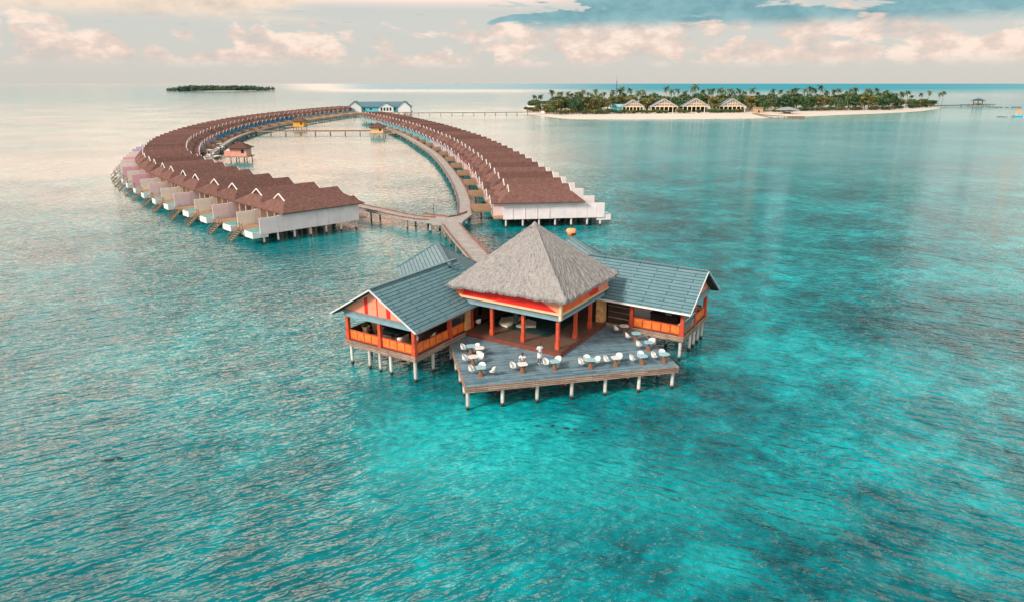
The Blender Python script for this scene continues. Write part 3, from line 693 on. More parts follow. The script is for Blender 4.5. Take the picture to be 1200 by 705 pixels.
for (a, b, ti, lab) in chairs:
    if cproto is None: o = cproto = make_chair()
    else: o = copy_tree(cproto)
    wx, wy = e_world(a, b); tx, ty = e_world(tables[ti][0], tables[ti][1])
    o.scale = (.85, .85, .9); o.location = (wx, wy, 2.0); o.rotation_euler.z = math.atan2(ty - wy, tx - wx) - math.pi / 2 + random.uniform(-.25, .25)
    tag(o, lab, 'chair', 'white tub chairs on the dining terrace')
def inside_chair(r, l, rz, lab):
    o = copy_tree(cproto); o.location = (*rl_world(r, l), FZ); o.rotation_euler.z = rz; tag(o, lab, 'chair', 'white tub chairs inside the pavilions')
inside_chair(1.65, 9.35, .6, 'white tub chair alone on the brown floor beside the left stone column')
inside_chair(-5.7, 12.3, .2, 'white tub chair nearest the corner post inside the striped gable pavilion')
inside_chair(-5.0, 11.2, 2.2, 'white tub chair between the black table and side railing, striped gable pavilion')
inside_chair(-3.4, 10.6, 1.4, 'white tub chair further in by the side railing, striped gable pavilion')
inside_chair(10.6, -6.5, 1.0, 'white tub chair behind the orange railing inside the right pavilion')
# games table with felt top in the left wing
bt = empty('games_table', (*rl_world(-4.75, 13.7), FZ), A58, 'large dark square games table inside the striped salmon gable pavilion', 'table')
m = MB(); m.box(-1.0, -1.25, .62, 1.0, 1.25, .82); m.build('tabletop', M['black'], bt)
m = MB(); m.box(-.86, -1.1, .821, .86, 1.1, .84); m.build('felt', M['window'], bt)
for sx in (-.8, .8):
    for sy in (-1.0, 1.0): m = MB(); m.box(sx - .08, sy - .08, 0, sx + .08, sy + .08, .62); m.build('leg', M['black'], bt)
bc = empty('bar_counter', (*rl_world(11.3, -4.9), FZ), A58, 'low dark bar counter with a pale tray inside the right pavilion', 'counter')
m = MB(); m.box(-.45, -1.3, 0, .45, 1.3, .95); m.build('body', M['darkwood'], bc)
m = MB(); m.box(-.52, -1.38, .95, .52, 1.38, 1.0); m.build('worktop', M['black'], bc)
m = MB(); m.box(-.2, -.6, 1.0, .15, -.05, 1.04); m.build('tray', M['pale_blue'], bc)
ba = empty('wicker_basket', (*rl_world(14.9, -6.7), FZ), 0, 'round tan wicker basket chair at the outer corner of the right pavilion', 'basket')
m = MB(); m.lathe([(.25, 0), (.42, .35), (.5, .8), (.44, 1.05), (.36, .95), (.3, .5)], 16); m.build('shell', M['cone'], ba)
m = MB(); m.lathe([(.3, .82), (.33, .9), (.1, .96)], 12); m.build('cushion', M['pot'], ba)
def potted(r, l, lab, s):
    p = empty('potted_plant', (*rl_world(r, l), FZ), random.uniform(0, 6), lab, 'plant', 'potted plants in the striped gable pavilion')
    m = MB(); m.lathe([(.24 * s, 0), (.33 * s, .55 * s), (.37 * s, .8 * s), (.30 * s, .8 * s), (.27 * s, .7 * s)], 14); m.build('pot', M['pot'], p)
    m = MB(); rn = random.Random(int(s * 100))
    for i in range(46):
        a = rn.uniform(0, 6.28); e = rn.uniform(.2, 1.3); ln = rn.uniform(.35, .7) * s
        d = Vector((math.cos(a) * math.cos(e), math.sin(a) * math.cos(e), math.sin(e))); sd_ = Vector((-math.sin(a), math.cos(a), 0)) * .06 * s
        b0 = Vector((0, 0, .72 * s)); m.add([b0, b0 + d * ln * .5 + sd_, b0 + d * ln - Vector((0, 0, .12)), b0 + d * ln * .5 - sd_], [(0, 1, 2, 3)])
    m.build('foliage', M['leaf_olive'], p, recalc=False)
potted(-5.3, 16.6, 'tan potted plant at the outer corner, left one of the two pots', .95)
potted(-4.3, 16.3, 'taller tan potted plant beside the dark railing, right one of two pots', 1.2)

# ---- people
def skin_body(name, joints, edges, mat, parent, sub=2):
    me = bpy.data.meshes.new(name); me.from_pydata([j[:3] for j in joints], edges, []); me.update()
    o = bpy.data.objects.new(name, me); COL.objects.link(o); o.parent = parent
    md = o.modifiers.new('skin', 'SKIN'); md.use_smooth_shade = True
    for i, j in enumerate(joints):
        r = j[3]; me.skin_vertices[0].data[i].radius = (r, r) if not isinstance(r, tuple) else r
        me.skin_vertices[0].data[i].use_root = (i == 0)
    sb = o.modifiers.new('subsurf', 'SUBSURF'); sb.levels = sub; sb.render_levels = sub
    me.materials.append(mat); return o
def hand(J, E, wi, d, side):
    """five finger chains from the wrist joint index wi, pointing along d"""
    w = Vector(J[wi][:3]); d = Vector(d).normalized(); s = Vector(side).normalized()
    J.append((*(w + d * .055), .026)); pi = len(J) - 1; E.append((wi, pi))
    for k, ln in zip((-1.5, -.5, .5, 1.5), (.060, .075, .08, .068)):
        b = w + d * .085 + s * k * .019; n = d.cross(s).normalized()
        J.append((*b, .009)); E.append((pi, len(J) - 1))
        J.append((*(b + d * ln * .6 - n * .012), .008)); E.append((len(J) - 2, len(J) - 1))
        J.append((*(b + d * ln - n * .032), .007)); E.append((len(J) - 2, len(J) - 1))
    J.append((*(w + d * .045 + s * .042), .011)); E.append((pi, len(J) - 1))
    J.append((*(w + d * .08 + s * .052), .008)); E.append((len(J) - 2, len(J) - 1))
def head(parent, c, yaw, pitch=0.0):
    m4 = Matrix.Translation(c) @ Matrix.Rotation(yaw, 4, 'Z') @ Matrix.Rotation(pitch, 4, 'X')
    def tr(mb_): mb_.v = [m4 @ p for p in mb_.v]; return mb_
    def blob(c_, r, n=12, k=8):
        b_ = MB(); b_.lathe([(math.sin(math.pi * i / k) + 1e-3, -math.cos(math.pi * i / k)) for i in range(k + 1)], n)
        b_.v = [Vector((p.x * r[0] + c_[0], p.y * r[1] + c_[1], p.z * r[2] + c_[2])) for p in b_.v]; return b_
    hb_ = blob((0, 0, 0), (.075, .095, .115), 16, 10)
    for q in (blob((0, .095, -.015), (.014, .02, .022), 8, 5), blob((.078, .0, -.01), (.012, .02, .03), 8, 5), blob((-.078, .0, -.01), (.012, .02, .03), 8, 5), blob((0, .03, -.075), (.055, .06, .045), 10, 6)): hb_.add(q.v, q.f)
    tr(hb_).build('head', M['skin'], parent, smooth=True)
    h2 = blob((0, -.02, .035), (.086, .098, .10), 16, 10); tr(h2).build('hair', M['hair'], parent, smooth=True)
    e_ = blob((.03, .085, .012), (.012, .008, .008), 8, 5); q = blob((-.03, .085, .012), (.012, .008, .008), 8, 5); e_.add(q.v, q.f); tr(e_).build('eyes', M['black'], parent)
    l_ = blob((0, .088, -.055), (.024, .008, .007), 8, 5); tr(l_).build('mouth', M['kerbred'], parent)
def standing():
    x, y = e_world(-2.02, -.98)
    root = empty('person', (x, y, 2.0), R_(-150), 'standing person in white shirt and long white apron, head bowed, mid terrace', 'person')
    J = [(0, 0, .95, (.15, .11)), (0, 0, 1.12, (.135, .10)), (0, .01, 1.32, (.16, .11)), (0, 0, 1.46, (.10, .08)), (0, .01, 1.54, .052), (0, .04, 1.60, .05)]
    E = [(0, 1), (1, 2), (2, 3), (3, 4), (4, 5)]
    for s in (-1, 1):
        n = len(J); J += [(s * .19, 0, 1.42, .062), (s * .25, .0, 1.16, .046), (s * .17, .20, 1.04, .034)]; E += [(3, n), (n, n + 1), (n + 1, n + 2)]
        hand(J, E, n + 2, (-s * .8, .6, -.1), (0, 0, 1))
        n = len(J); J += [(s * .10, 0, .88, .092), (s * .11, .02, .49, .06), (s * .12, -.02, .10, .042), (s * .12, .14, .04, .035)]; E += [(0, n), (n, n + 1), (n + 1, n + 2), (n + 2, n + 3)]
    skin_body('body', J, E, M['skin'], root)
    # clothing
    sh = [(0, 0, .93, (.175, .135)), (0, 0, 1.12, (.165, .13)), (0, .01, 1.32, (.19, .135)), (0, 0, 1.47, (.12, .10))]; se = [(0, 1), (1, 2), (2, 3)]
    for s in (-1, 1):
        n = len(sh); sh += [(s * .20, 0, 1.42, .085), (s * .245, 0, 1.23, .07)]; se += [(3, n), (n, n + 1)]
    skin_body('shirt', sh, se, M['cloth'], root)
    m = MB(); N = 20; vs = []
    for (rx, ry, z) in ((.185, .145, 1.02), (.20, .155, .85), (.215, .165, .62), (.22, .17, .50), (.205, .155, .50), (.17, .13, 1.0)):
        vs += [(rx * math.cos(2 * math.pi * k / N), ry * math.sin(2 * math.pi * k / N), z) for k in range(N)]
    m.add(vs, [[i * N + k, i * N + (k + 1) % N, (i + 1) * N + (k + 1) % N, (i + 1) * N + k] for i in range(5) for k in range(N)]); m.build('apron', M['cloth'], root, smooth=True)
    for s in (-1, 1):
        m = MB(); m.tube([(s * .12, -.07, .05), (s * .12, .06, .05), (s * .12, .20, .035)], [.05, .055, .035], 10); m.build('shoe', M['shoe'], root, smooth=True)
    head(root, (0, .07, 1.68), 0, R_(-28))
def sitting():
    x, y = e_world(-3.62, -1.53)
    root = empty('person', (x, y, 2.0), R_(190), 'seated dark-haired person in white top with bare forearms at the white table', 'person')
    J = [(0, 0, .53, (.15, .12)), (0, .02, .72, (.135, .10)), (0, .06, .92, (.16, .11)), (0, .09, 1.06, (.10, .08)), (0, .13, 1.14, .052), (0, .16, 1.19, .05)]
    E = [(0, 1), (1, 2), (2, 3), (3, 4), (4, 5)]
    for s in (-1, 1):
        n = len(J); J += [(s * .19, .09, 1.02, .062), (s * .24, .22, .80, .046), (s * .10, .42, .80, .034)]; E += [(3, n), (n, n + 1), (n + 1, n + 2)]
        hand(J, E, n + 2, (-s * .5, .85, 0), (0, 0, 1))
        n = len(J); J += [(s * .10, .06, .52, .09), (s * .12, .46, .52, .064), (s * .12, .50, .12, .044), (s * .12, .63, .04, .035)]; E += [(0, n), (n, n + 1), (n + 1, n + 2), (n + 2, n + 3)]
    skin_body('body', J, E, M['skin'], root)
    sh = [(0, 0, .52, (.175, .145)), (0, .02, .72, (.165, .13)), (0, .06, .92, (.19, .135)), (0, .09, 1.07, (.12, .10))]; se = [(0, 1), (1, 2), (2, 3)]
    for s in (-1, 1):
        n = len(sh); sh += [(s * .20, .09, 1.02, .085), (s * .23, .17, .88, .07)]; se += [(3, n), (n, n + 1)]
    skin_body('shirt', sh, se, M['cloth'], root)
    tr_ = [(0, 0, .52, (.16, .12))]; te = []
    for s in (-1, 1):
        n = len(tr_); tr_ += [(s * .10, .10, .53, .105), (s * .12, .48, .53, .08), (s * .12, .51, .18, .06)]; te += [(0, n), (n, n + 1), (n + 1, n + 2)]
    skin_body('trousers', tr_, te, M['navy'], root)
    head(root, (0, .19, 1.27), 0, R_(-30))
standing(); sitting()

# ================================================================== VILLAS
def spline(pts, step=1.0):
    P_ = [Vector((p[0], p[1])) for p in pts]; out = []
    P_ = [2 * P_[0] - P_[1]] + P_ + [2 * P_[-1] - P_[-2]]
    for i in range(1, len(P_) - 2):
        for k in range(40):
            t = k / 40; a, b, c, d = P_[i - 1:i + 3]
            out.append(.5 * ((2 * b) + (c - a) * t + (2 * a - 5 * b + 4 * c - d) * t * t + (3 * b - a - 3 * c + d) * t ** 3))
    out.append(P_[-2]); return out
def resample(pl, dists):
    res = []; acc = 0; i = 0; ds = list(dists)
    for d in ds:
        while i < len(pl) - 2 and acc + (pl[i + 1] - pl[i]).length < d: acc += (pl[i + 1] - pl[i]).length; i += 1
        seg = pl[i + 1] - pl[i]; t = (d - acc) / max(seg.length, 1e-6)
        if t > 1.01: break
        res.append((pl[i] + seg * t, seg.normalized()))
    return res
def length(pl): return sum((b - a).length for a, b in zip(pl, pl[1:]))
DZ = 1.78
def make_villa(sy):
    """local x outward from the boardwalk, near side of the row is y = -4*sy"""
    mp = lambda x, y, z: (x, y * sy, z)
    def mb(): return MB(mp)
    root = empty('overwater_villa')
    R2, E2 = 6.9, 4.42; g = 5.9; gw = 1.86; ew = 4.78
    m = mb()
    m.shell([[(-5.3, 0, R2), (5.3, 0, R2), (5.3, s * gw, g), (7.4, s * ew, E2), (-7.4, s * ew, E2), (-5.3, s * gw, g)][::s] for s in (1, -1)]
            + [[(5.3, -gw, g), (5.3, gw, g), (7.4, ew, E2), (7.4, -ew, E2)], [(-5.3, gw, g), (-5.3, -gw, g), (-7.4, -ew, E2), (-7.4, ew, E2)]]
            + [[(5.3, -gw, g), (5.3, 0, R2), (5.3, gw, g)], [(-5.3, -gw, g), (-5.3, gw, g), (-5.3, 0, R2)]], .16)
    rf = m.build('roof', M['shingle'], root)
    for ex in (1, -1):
        m = mb()
        for s in (1, -1): m.bar((ex * 5.38, 0, R2 - .15), (ex * 5.38, s * (gw + .0), g - .15), .13, .17)
        m.build('gable_trim', M['trim'], root)
    m = mb(); m.box(-6.3, -3.72, DZ, 4.6, 3.72, 4.36); m.build('wall', M['screenwhite'], root)
    m = mb(); m.box(4.62, -2.8, DZ + .02, 4.68, 2.8, 3.9); w = m.build('patio_door', M['window'], root)
    m = mb()
    for yy in (-2.85, -1.4, 0, 1.4, 2.85): m.box(4.69, yy - .06, DZ, 4.74, yy + .06, 3.95)
    m.box(4.69, -2.9, 3.9, 4.75, 2.9, 4.05); m.build('frame', M['tan'], w)
    m = mb()
    for yy in (-3.6, -1.2, 1.2, 3.6): m.box(6.9, yy - .08, DZ, 7.06, yy + .08, 4.36)
    m.build('veranda_posts', M['cream'], root)
    # entrance porch with its own little gabled roof
    m = mb(); m.box(-8.0, -1.75, DZ, -6.32, 1.75, 4.05); m.build('entrance_porch', M['pinkwhite'], root)
    m = mb(); m.box(-8.04, -.5, DZ, -8.01, .45, 3.9); m.build('door', M['black'], root)
    m = mb(); m.shell([[(-8.5, -2.15, 3.95), (-6.4, -2.15, 3.95), (-6.4, 0, 4.95), (-8.5, 0, 4.95)], [(-8.5, 0, 4.95), (-6.4, 0, 4.95), (-6.4, 2.15, 3.95), (-8.5, 2.15, 3.95)]], .12); m.build('porch_roof', M['shingle'], root)
    m = mb()
    for s in (1, -1): m.bar((-8.56, 0, 4.95), (-8.56, s * 2.25, 3.9), .10, .18)
    m.build('bargeboard', M['trim'], root)
    m = mb(); m.box(-8.2, -3.9, DZ - .22, 9.55, 3.9, DZ); m.box(9.55, -.65, DZ - .22, 11.2, 3.9, DZ); m.build('deck', M['tan'], root)
    m = mb(); m.box(2.0, -4.08, DZ - .25, 7.9, -3.94, 4.18); m.box(7.93, -4.08, DZ - .25, 10.9, -3.94, 4.05); m.box(-6.6, -4.02, DZ - .3, 2.0, -3.96, 4.34)
    for bx in (-5.0, -2.9, -.8, 1.3, 3.9, 5.9, 9.4): m.box(bx - .03, -4.12, DZ - .2, bx + .03, -4.021 if bx < 2 else -4.081, 4.1)
    m.build('privacy_screen', M['screenwhite'], root)
    m = mb(); m.box(9.6, -3.9, 1.05, 12.1, -1.1, 1.98); po = m.build('pool', M['white'], root)
    m = mb(); m.box(9.7, -3.8, 1.982, 12.0, -1.2, 2.0); m.build('pool_water', M['pool'], po)
    m = mb()
    for yy in (1.3, 2.3): m.bar((11.2, yy, 1.75), (13.6, yy, -.25), .09, .2); m.bar((11.2, yy, 2.65), (13.6, yy, .65), .07, .08); m.bar((11.3, yy, 1.75), (11.3, yy, 2.65), .07, .07); m.bar((13.4, yy, -.1), (13.4, yy, .75), .07, .07)
    for i in range(7): m.bar((11.45 + i * .32, 1.3, 1.55 - i * .267), (11.45 + i * .32, 2.3, 1.55 - i * .267), .22, .06)
    m.build('stairs', M['tan'], root)
    m = mb(); m.box(5.4, .4, DZ + .3, 6.6, 2.4, DZ + .42); m.box(5.4, .4, DZ + .42, 5.6, 2.4, DZ + .85); m.build('sun_bed', M['rosetrim'], root)
    pm = pile_mesh(DZ - .2, .17)
    for px in (-6.1, -3.2, -.4, 2.4, 5.2, 8.0, 10.3):
        for py in (-3.75, 3.3): put(pm, root, px, py * sy)
    for px in (-1.8, 3.8, 9.2): put(pm, root, px, 0.0)
    KIDCACHE[root.name] = kids(root)
    return root
ORD = ['nearest', 'second', 'third', 'fourth', 'fifth', 'sixth', 'seventh', 'eighth', 'ninth', 'tenth', 'eleventh', 'twelfth', 'thirteenth', 'fourteenth', 'fifteenth', 'sixteenth', 'seventeenth', 'eighteenth', 'nineteenth', 'twentieth']
TENS = ['', '', 'twenty', 'thirty', 'forty', 'fifty', 'sixty']; TENTH = {20: 'twentieth', 30: 'thirtieth', 40: 'fortieth', 50: 'fiftieth', 60: 'sixtieth'}
def ordw(i):
    n = i + 1
    if n <= 20: return ORD[i]
    return TENTH[n] if n % 10 == 0 else TENS[n // 10] + '-' + ['', 'first'] [1] if n % 10 == 1 else TENS[n // 10] + '-' + ORD[n % 10 - 1]
NICE = {'pinkwhite': 'pinkish white', 'lavender': 'lavender', 'lilac': 'lilac', 'bright_blue': 'bright blue', 'light_blue': 'light blue', 'pale_blue': 'pale blue', 'palepink': 'pale pink', 'offwhite': 'off-white', 'pink': 'pink', 'screenwhite': 'white'}
def row(ctrl, sy, n, side, screens, porches, barges, rowname):
    pl = spline(ctrl); ds = []; d = 0.0
    for i in range(n): ds.append(d); d += 7.75 if i % 2 == 0 else 9.35
    proto = make_villa(sy); objs = []
    for i, (p, t) in enumerate(resample(pl, ds)):
        nrm = Vector((t.y, -t.x)) * side          # outward
        fari = p.length > 250
        if i == 0: o = proto; ks = KIDCACHE[o.name]
        else:
            o = copy_tree(proto, skip=('sun_bed', 'veranda_posts', 'stairs') if p.length > 330 else ())
            ks = kids_fast(o)
        o.location = (p.x, p.y, 0); o.rotation_euler.z = math.atan2(nrm.y, nrm.x)
        sc, pc, bc_ = screens(i), porches(i), barges(i)
        for c in ks:
            b_ = c.name.split('.')[0]
            if b_ in ('privacy_screen', 'wall'): recolor(c, M[sc])
            elif b_ == 'entrance_porch': recolor(c, M[pc])
            elif b_ == 'bargeboard': recolor(c, M[bc_])
        desc = ('%s porch' % NICE[pc]) if rowname.startswith('right') or i > 15 else ('%s screen wall' % NICE[sc])
        which = 'nearest the camera' if i == 0 else ordw(i) + ' from the near end'
        tag(o, 'brown-roofed villa, %s, %s of the %s row' % (desc, which, rowname.split()[0] + (' curved' if rowname.startswith('left') else '')), 'villa', 'overwater villas in the ' + rowname)
        objs.append(o)
    return pl
def kids_fast(o):
    # children of a fresh copy are the last objects linked
    res = []
    al = COL.objects
    for k in range(len(al) - 1, -1, -1):
        c = al[k]
        if c == o: break
        if c.parent == o: res.append(c)
    return res
right_ctrl = [(4.6, 119.3), (2.8, 134.9), (-.4, 159.1), (-4.6, 184.5), (-12.6, 224), (-20.5, 255), (-35, 305), (-50, 349), (-66, 392), (-86, 440)]
left_ctrl = [(-33.4, 112.6), (-45.8, 125.0), (-56.4, 135.9), (-67.0, 148.6), (-78.5, 163.7), (-90.5, 182), (-100.0, 201.5), (-109.5, 224.5), (-117.0, 247), (-126.3, 281.2), (-134.3, 321.2), (-139.4, 357), (-142.0, 392.2), (-142.3, 428), (-140.8, 466.8), (-137.5, 503.5), (-132.5, 533), (-129, 547)]
RSC = lambda i: 'screenwhite' if i < 16 else 'pale_wall'
def RP(i): return 'pinkwhite' if i < 11 else 'lavender' if i < 18 else 'light_blue' if i < 33 else 'pale_blue'
def RBg(i): return ('rosetrim' if i in (5, 7, 8, 10) else 'trim') if i < 18 else 'trim'
LSCR = ['screenwhite', 'offwhite', 'palepink', 'offwhite', 'palepink', 'offwhite', 'palepink', 'offwhite', 'pink', 'offwhite', 'pink', 'offwhite', 'palepink', 'pink', 'offwhite', 'palepink', 'lilac', 'lilac', 'lavender']
def LS(i): return LSCR[i] if i < len(LSCR) else 'lavender'
def LP(i): return 'palepink' if i < 14 else 'lilac' if i < 23 else 'bright_blue' if i < 42 else 'pale_blue'
NICE['pale_wall'] = 'pale'
rpl = row(right_ctrl, 1, 40, 1, RSC, RP, RBg, 'right row of brown-roofed villas')
lpl = row(left_ctrl, -1, 57, -1, LS, LP, lambda i: 'trim', 'left curved row of brown-roofed villas')

# ================================================================== BOARDWALKS
def ribbon(name, label, pts, width, z=1.85, pile_step=8.0, rails=True, piles=True, curve=True, cat='boardwalk', matp='pilewood', deckmat='jetty', railh=.32):
    pl = spline(pts) if curve else [Vector(p) for p in pts]
    n = max(2, int(length(pl) / 2.5)); Ls = length(pl)
    sm = resample(pl, [Ls * k / n * .9999 for k in range(n + 1)])
    o0 = sm[0][0]; root = empty(name, (o0.x, o0.y, 0), 0, label, cat)
    nor = [Vector((-t.y, t.x)) for _, t in sm]
    # smooth normals
    vs = []; fs = []
    for (p, t), nn in zip(sm, nor):
        q = p - o0
        for s, zz in ((.5, z), (-.5, z), (-.5, z - .3), (.5, z - .3)): vs.append((q.x + nn.x * width * s, q.y + nn.y * width * s, zz))
    for i in range(len(sm) - 1):
        for k in range(4): fs.append([i * 4 + k, i * 4 + (k + 1) % 4, (i + 1) * 4 + (k + 1) % 4, (i + 1) * 4 + k])
    fs += [[0, 1, 2, 3], [(len(sm) - 1) * 4 + k for k in (3, 2, 1, 0)]]
    m = MB(); m.add(vs, fs); o = m.build('decking', M[deckmat], root)
    # planks across: uv follows the walkway
    uv = o.data.uv_layers[0]
    for p in o.data.polygons:
        for li in p.loop_indices:
            vi = o.data.loops[li].vertex_index; r_, c_ = divmod(vi, 4)
            uv.data[li].uv = (Ls * r_ / n, (0, width, width + .3, -.3)[c_])
    if rails:
        for s in (1, -1):
            m = MB()
            for i in range(len(sm) - 1):
                a = sm[i][0] - o0 + nor[i] * s * (width / 2 - .06); b = sm[i + 1][0] - o0 + nor[i + 1] * s * (width / 2 - .06)
                m.bar((a.x, a.y, z + railh / 2 + .004), (b.x, b.y, z + railh / 2 + .004), .12, railh * .55)
                m.bar((a.x, a.y, z + .004), (a.x, a.y, z + railh), .1, .1)
            m.build('edge_rail', M['rust'], root)
    if piles:
        pm = pile_mesh(z - .3, .15, matp)
        for p, t in resample(pl, [pile_step * (k + .4) for k in range(int(Ls / pile_step))]):
            nn = Vector((-t.y, t.x)); q = p - o0
            for s in (1, -1): put(pm, root, q.x + nn.x * s * (width / 2 - .3), q.y + nn.y * s * (width / 2 - .3))
    return root, pl
ribbon('boardwalk', 'long grey boardwalk curving along the right row of villas', [(-8.25, 117.8), (-8.6, 122), (-9.7, 135), (-12.8, 158.3), (-18.8, 193.4), (-25.6, 226.5), (-34.7, 262), (-48.1, 310), (-59.4, 345), (-77, 405), (-93, 470), (-104, 530)], 2.5, pile_step=9.2)
ribbon('boardwalk', 'grey boardwalk with brown edges leading from the junction to the entrance halls', [(-9.8, 108.4), (-8.9, 104.5), (-7.4, 98.5), (-5.0, 89.5), (-.6, 72.5)], 2.9, z=1.9, pile_step=5)
hid = []
for p, t in resample(spline(left_ctrl), [2, 14, 28, 45, 60, 78, 95, 108]):
    nn = Vector((t.y, -t.x)); q = p + nn * 12.8; hid.append((q.x, q.y))
ribbon('boardwalk', 'grey boardwalk on brown piles from the junction along the left curved row', [(-13.4, 112.9), (-17.0, 114.6), hid[0]] + hid[2:7] + [(-93.9, 214.5), (-102.7, 243), (-109.3, 266.9), (-115.3, 290.5), (-121.6, 325), (-124.6, 359), (-125.2, 395), (-123.6, 425), (-120.8, 461), (-117.5, 500), (-108, 531)], 2.5, z=1.88, pile_step=10.4)
# junction platform
jn = empty('junction_platform', (-10.5, 112.5, 0), 0, 'grey planked platform where the boardwalks meet, brown kerbed edge', 'platform')
jp = [(-4.6, 4.6), (-.2, 1.9), (1.2, 3.2), (2.6, 6.6), (3.8, 6.0), (2.4, -1.6), (2.3, -4.2), (-1.2, -4.0), (-3.6, -1.6)]
MB().prism(jp, 1.65, 1.915).build('decking', M['jetty'], jn)
m = MB()
for a, b in ((0, 1), (1, 2), (2, 3)): m.bar((*jp[a], 2.05), (*jp[b], 2.05), .12, .26)
m.build('edge_rail', M['rust'], jn)
m = MB(); m.tube([(-2.9, 3.4, 1.9), (-2.9, 3.4, 4.0)], .05, 6); m.build('post', M['mastg'], jn)
for q in ((-4, 4), (-1.6, .3), (-3, -1.2), (1.8, -2.5), (.5, 2), (2.6, 4.6)): put(pile_mesh(1.65, .17), jn, *q)
ribbon('jetty', 'straight brown jetty crossing the lagoon between the two boardwalks', [(-124.5, 333.5), (-115.7, 333.3), (-90, 334.5), (-70, 336.5), (-57.0, 338.0)], 2.2, z=1.9, pile_step=7.0, curve=False, cat='jetty', deckmat='tan')
ribbon('jetty', 'long low jetty running from the blue building to the palm island', [(-83, 537), (-40, 545), (5, 553), (22, 556)], 2.4, z=2.0, pile_step=8.5, curve=False, cat='jetty')
ribbon('jetty', 'short jetty joining the far left villas to the blue building', [(-128, 500), (-118, 512), (-112, 534)], 2.6, z=2.0, pile_step=7, curve=False, cat='jetty')
# footbridges from the boardwalk to each pair of villas
def footbridges(pl, bw, side, n, first, group, rowname):
    proto = None; step = 17.1
    for k in range(n):
        r = resample(pl, [first + step * k])
        if not r: break
        p, t = r[0]; nn = Vector((t.y, -t.x)) * -side   # inward
        # distance to the boardwalk
        best = min(((q - (p + nn * max(0, (q - p).dot(nn)))).length, (q - p).dot(nn)) for q in bw if (q - p).dot(nn) > 0)
        gap = max(2.0, best[1] - 1.2 - 8.2)
        if proto is None:
            o = proto = empty('footbridge')
            m = MB(); m.box(0, -.9, 1.55, 1, .9, 1.80); m.build('decking', M['tan'], o)
            for s in (1, -1): m = MB(); m.box(0, s * .9 - .05, 1.6, 1, s * .9 + .05, 2.75); m.build('parapet', M['tan'], o)
            m = MB(); m.box(.45, -.8, -.6, .53, -.65, 1.56); m.build('pile', M['pilewood'], o)
        else: o = copy_tree(proto)
        st = p + nn * 8.1; o.location = (st.x, st.y, 0); o.rotation_euler.z = math.atan2(nn.y, nn.x); o.scale = (gap, 1, 1)
        tag(o, 'tan timber footbridge from boardwalk to the %s pair of villas, %s row' % ('nearest' if k == 0 else ordw(k), rowname), 'footbridge', group)
bwr = spline([(-8.0, 112.6), (-8.3, 118.6), (-9.7, 135), (-12.8, 158.3), (-18.8, 193.4), (-25.6, 226.5), (-34.7, 262), (-48.1, 310), (-59.4, 345), (-77, 405), (-93, 470), (-104, 530)])
bwl = spline([(-93.9, 214.5), (-102.7, 243), (-109.3, 266.9), (-115.3, 290.5), (-121.6, 325), (-124.6, 359), (-125.2, 395), (-123.6, 425), (-120.8, 461), (-117.5, 500), (-108, 531)])
footbridges(rpl, bwr, 1, 17, 3.9, 'footbridges along the right row', 'right')
footbridges(lpl, bwl, -1, 19, 3.9 + 17.1 * 8, 'footbridges along the left row', 'left curved')

# ================================================================== HUTS, BLUE BUILDING, CARTS
def hut(name, label, x, y, rz, w, d, wall, h=2.6, rise=1.8):
    root = empty(name, (x, y, 0), rz, label, 'hut'); b = 1.9
    m = MB(); m.box(-w / 2, -d / 2, b, w / 2, d / 2, b + h); m.build('wall', M[wall], root)
    m = MB(); m.box(-w / 2 - .6, -d / 2 - .6, b - .3, w / 2 + .6, d / 2 + .6, b - .004); m.build('deck', M['tan'], root)
    e = .75; hw, hd = w / 2 + e, d / 2 + e; rx = max(.05, w / 2 - d / 2) ; z0 = b + h - .1; z1 = z0 + rise
    m = MB(); m.shell([[(-hw, -hd, z0), (hw, -hd, z0), (rx, 0, z1), (-rx, 0, z1)], [(hw, -hd, z0), (hw, hd, z0), (rx, 0, z1)], [(hw, hd, z0), (-hw, hd, z0), (-rx, 0, z1), (rx, 0, z1)], [(-hw, hd, z0), (-hw, -hd, z0), (-rx, 0, z1)]], .15); m.build('roof', M['shingle'], root)
    m = MB(); m.box(w * .18, -d / 2 - .03, b + .9, w * .36, -d / 2 - .005, b + 2.0); m.build('window', M['window'], root)
    pm = pile_mesh(b - .3, .16, 'pilewood')
    for px in (-w / 2, 0, w / 2):
        for py in (-d / 2, d / 2): put(pm, root, px, py)
    return root
hut('kiosk', 'pink kiosk with brown hipped roof on piles inside the lagoon', -85.1, 218.3, 0.0, 5.0, 4.4, 'pink_hut')
pk = empty('side_cabin', (-88.7, 217.4, 0), 0.0, 'low flat-topped pink side cabin beside the pink kiosk', 'cabin')
m = MB(); m.box(-.9, -1.0, 1.9, .95, 1.0, 3.5); m.build('wall', M['pink_hut'], pk)
m = MB(); m.box(-.2, -.9, 3.5, 1.0, .9, 3.95); m.build('roof_box', M['white'], pk)
m = MB(); m.box(-2.6, -1.2, 1.6, .98, 1.2, 1.896); m.build('deck', M['tan'], pk)
hut('kiosk', 'bright orange kiosk with brown hipped roof beside the left boardwalk', -112.2, 372, 0.0, 5.6, 5.0, 'orange_hut', 2.9, 2.1)
hut('kiosk', 'peach orange kiosk with brown hipped roof at the right end of the crossing jetty', -61.6, 322.5, 0.0, 5.6, 5.0, 'peach_hut', 2.6, 2.1)
lk = MB(); lk.box(-58.2, 321, 1.6, -50.8, 324, 1.88)
tag(lk.build('gangway', M['tan']), 'short tan gangway linking the peach orange kiosk to the right boardwalk', 'gangway')
lk = MB(); lk.box(-119.8, 371, 1.6, -115.2, 374, 1.88)
tag(lk.build('gangway', M['tan']), 'short tan gangway linking the bright orange kiosk to the left boardwalk', 'gangway')
lk = MB(); lk.box(-94.2, 216.2, 1.6, -90.9, 218.4, 1.90)
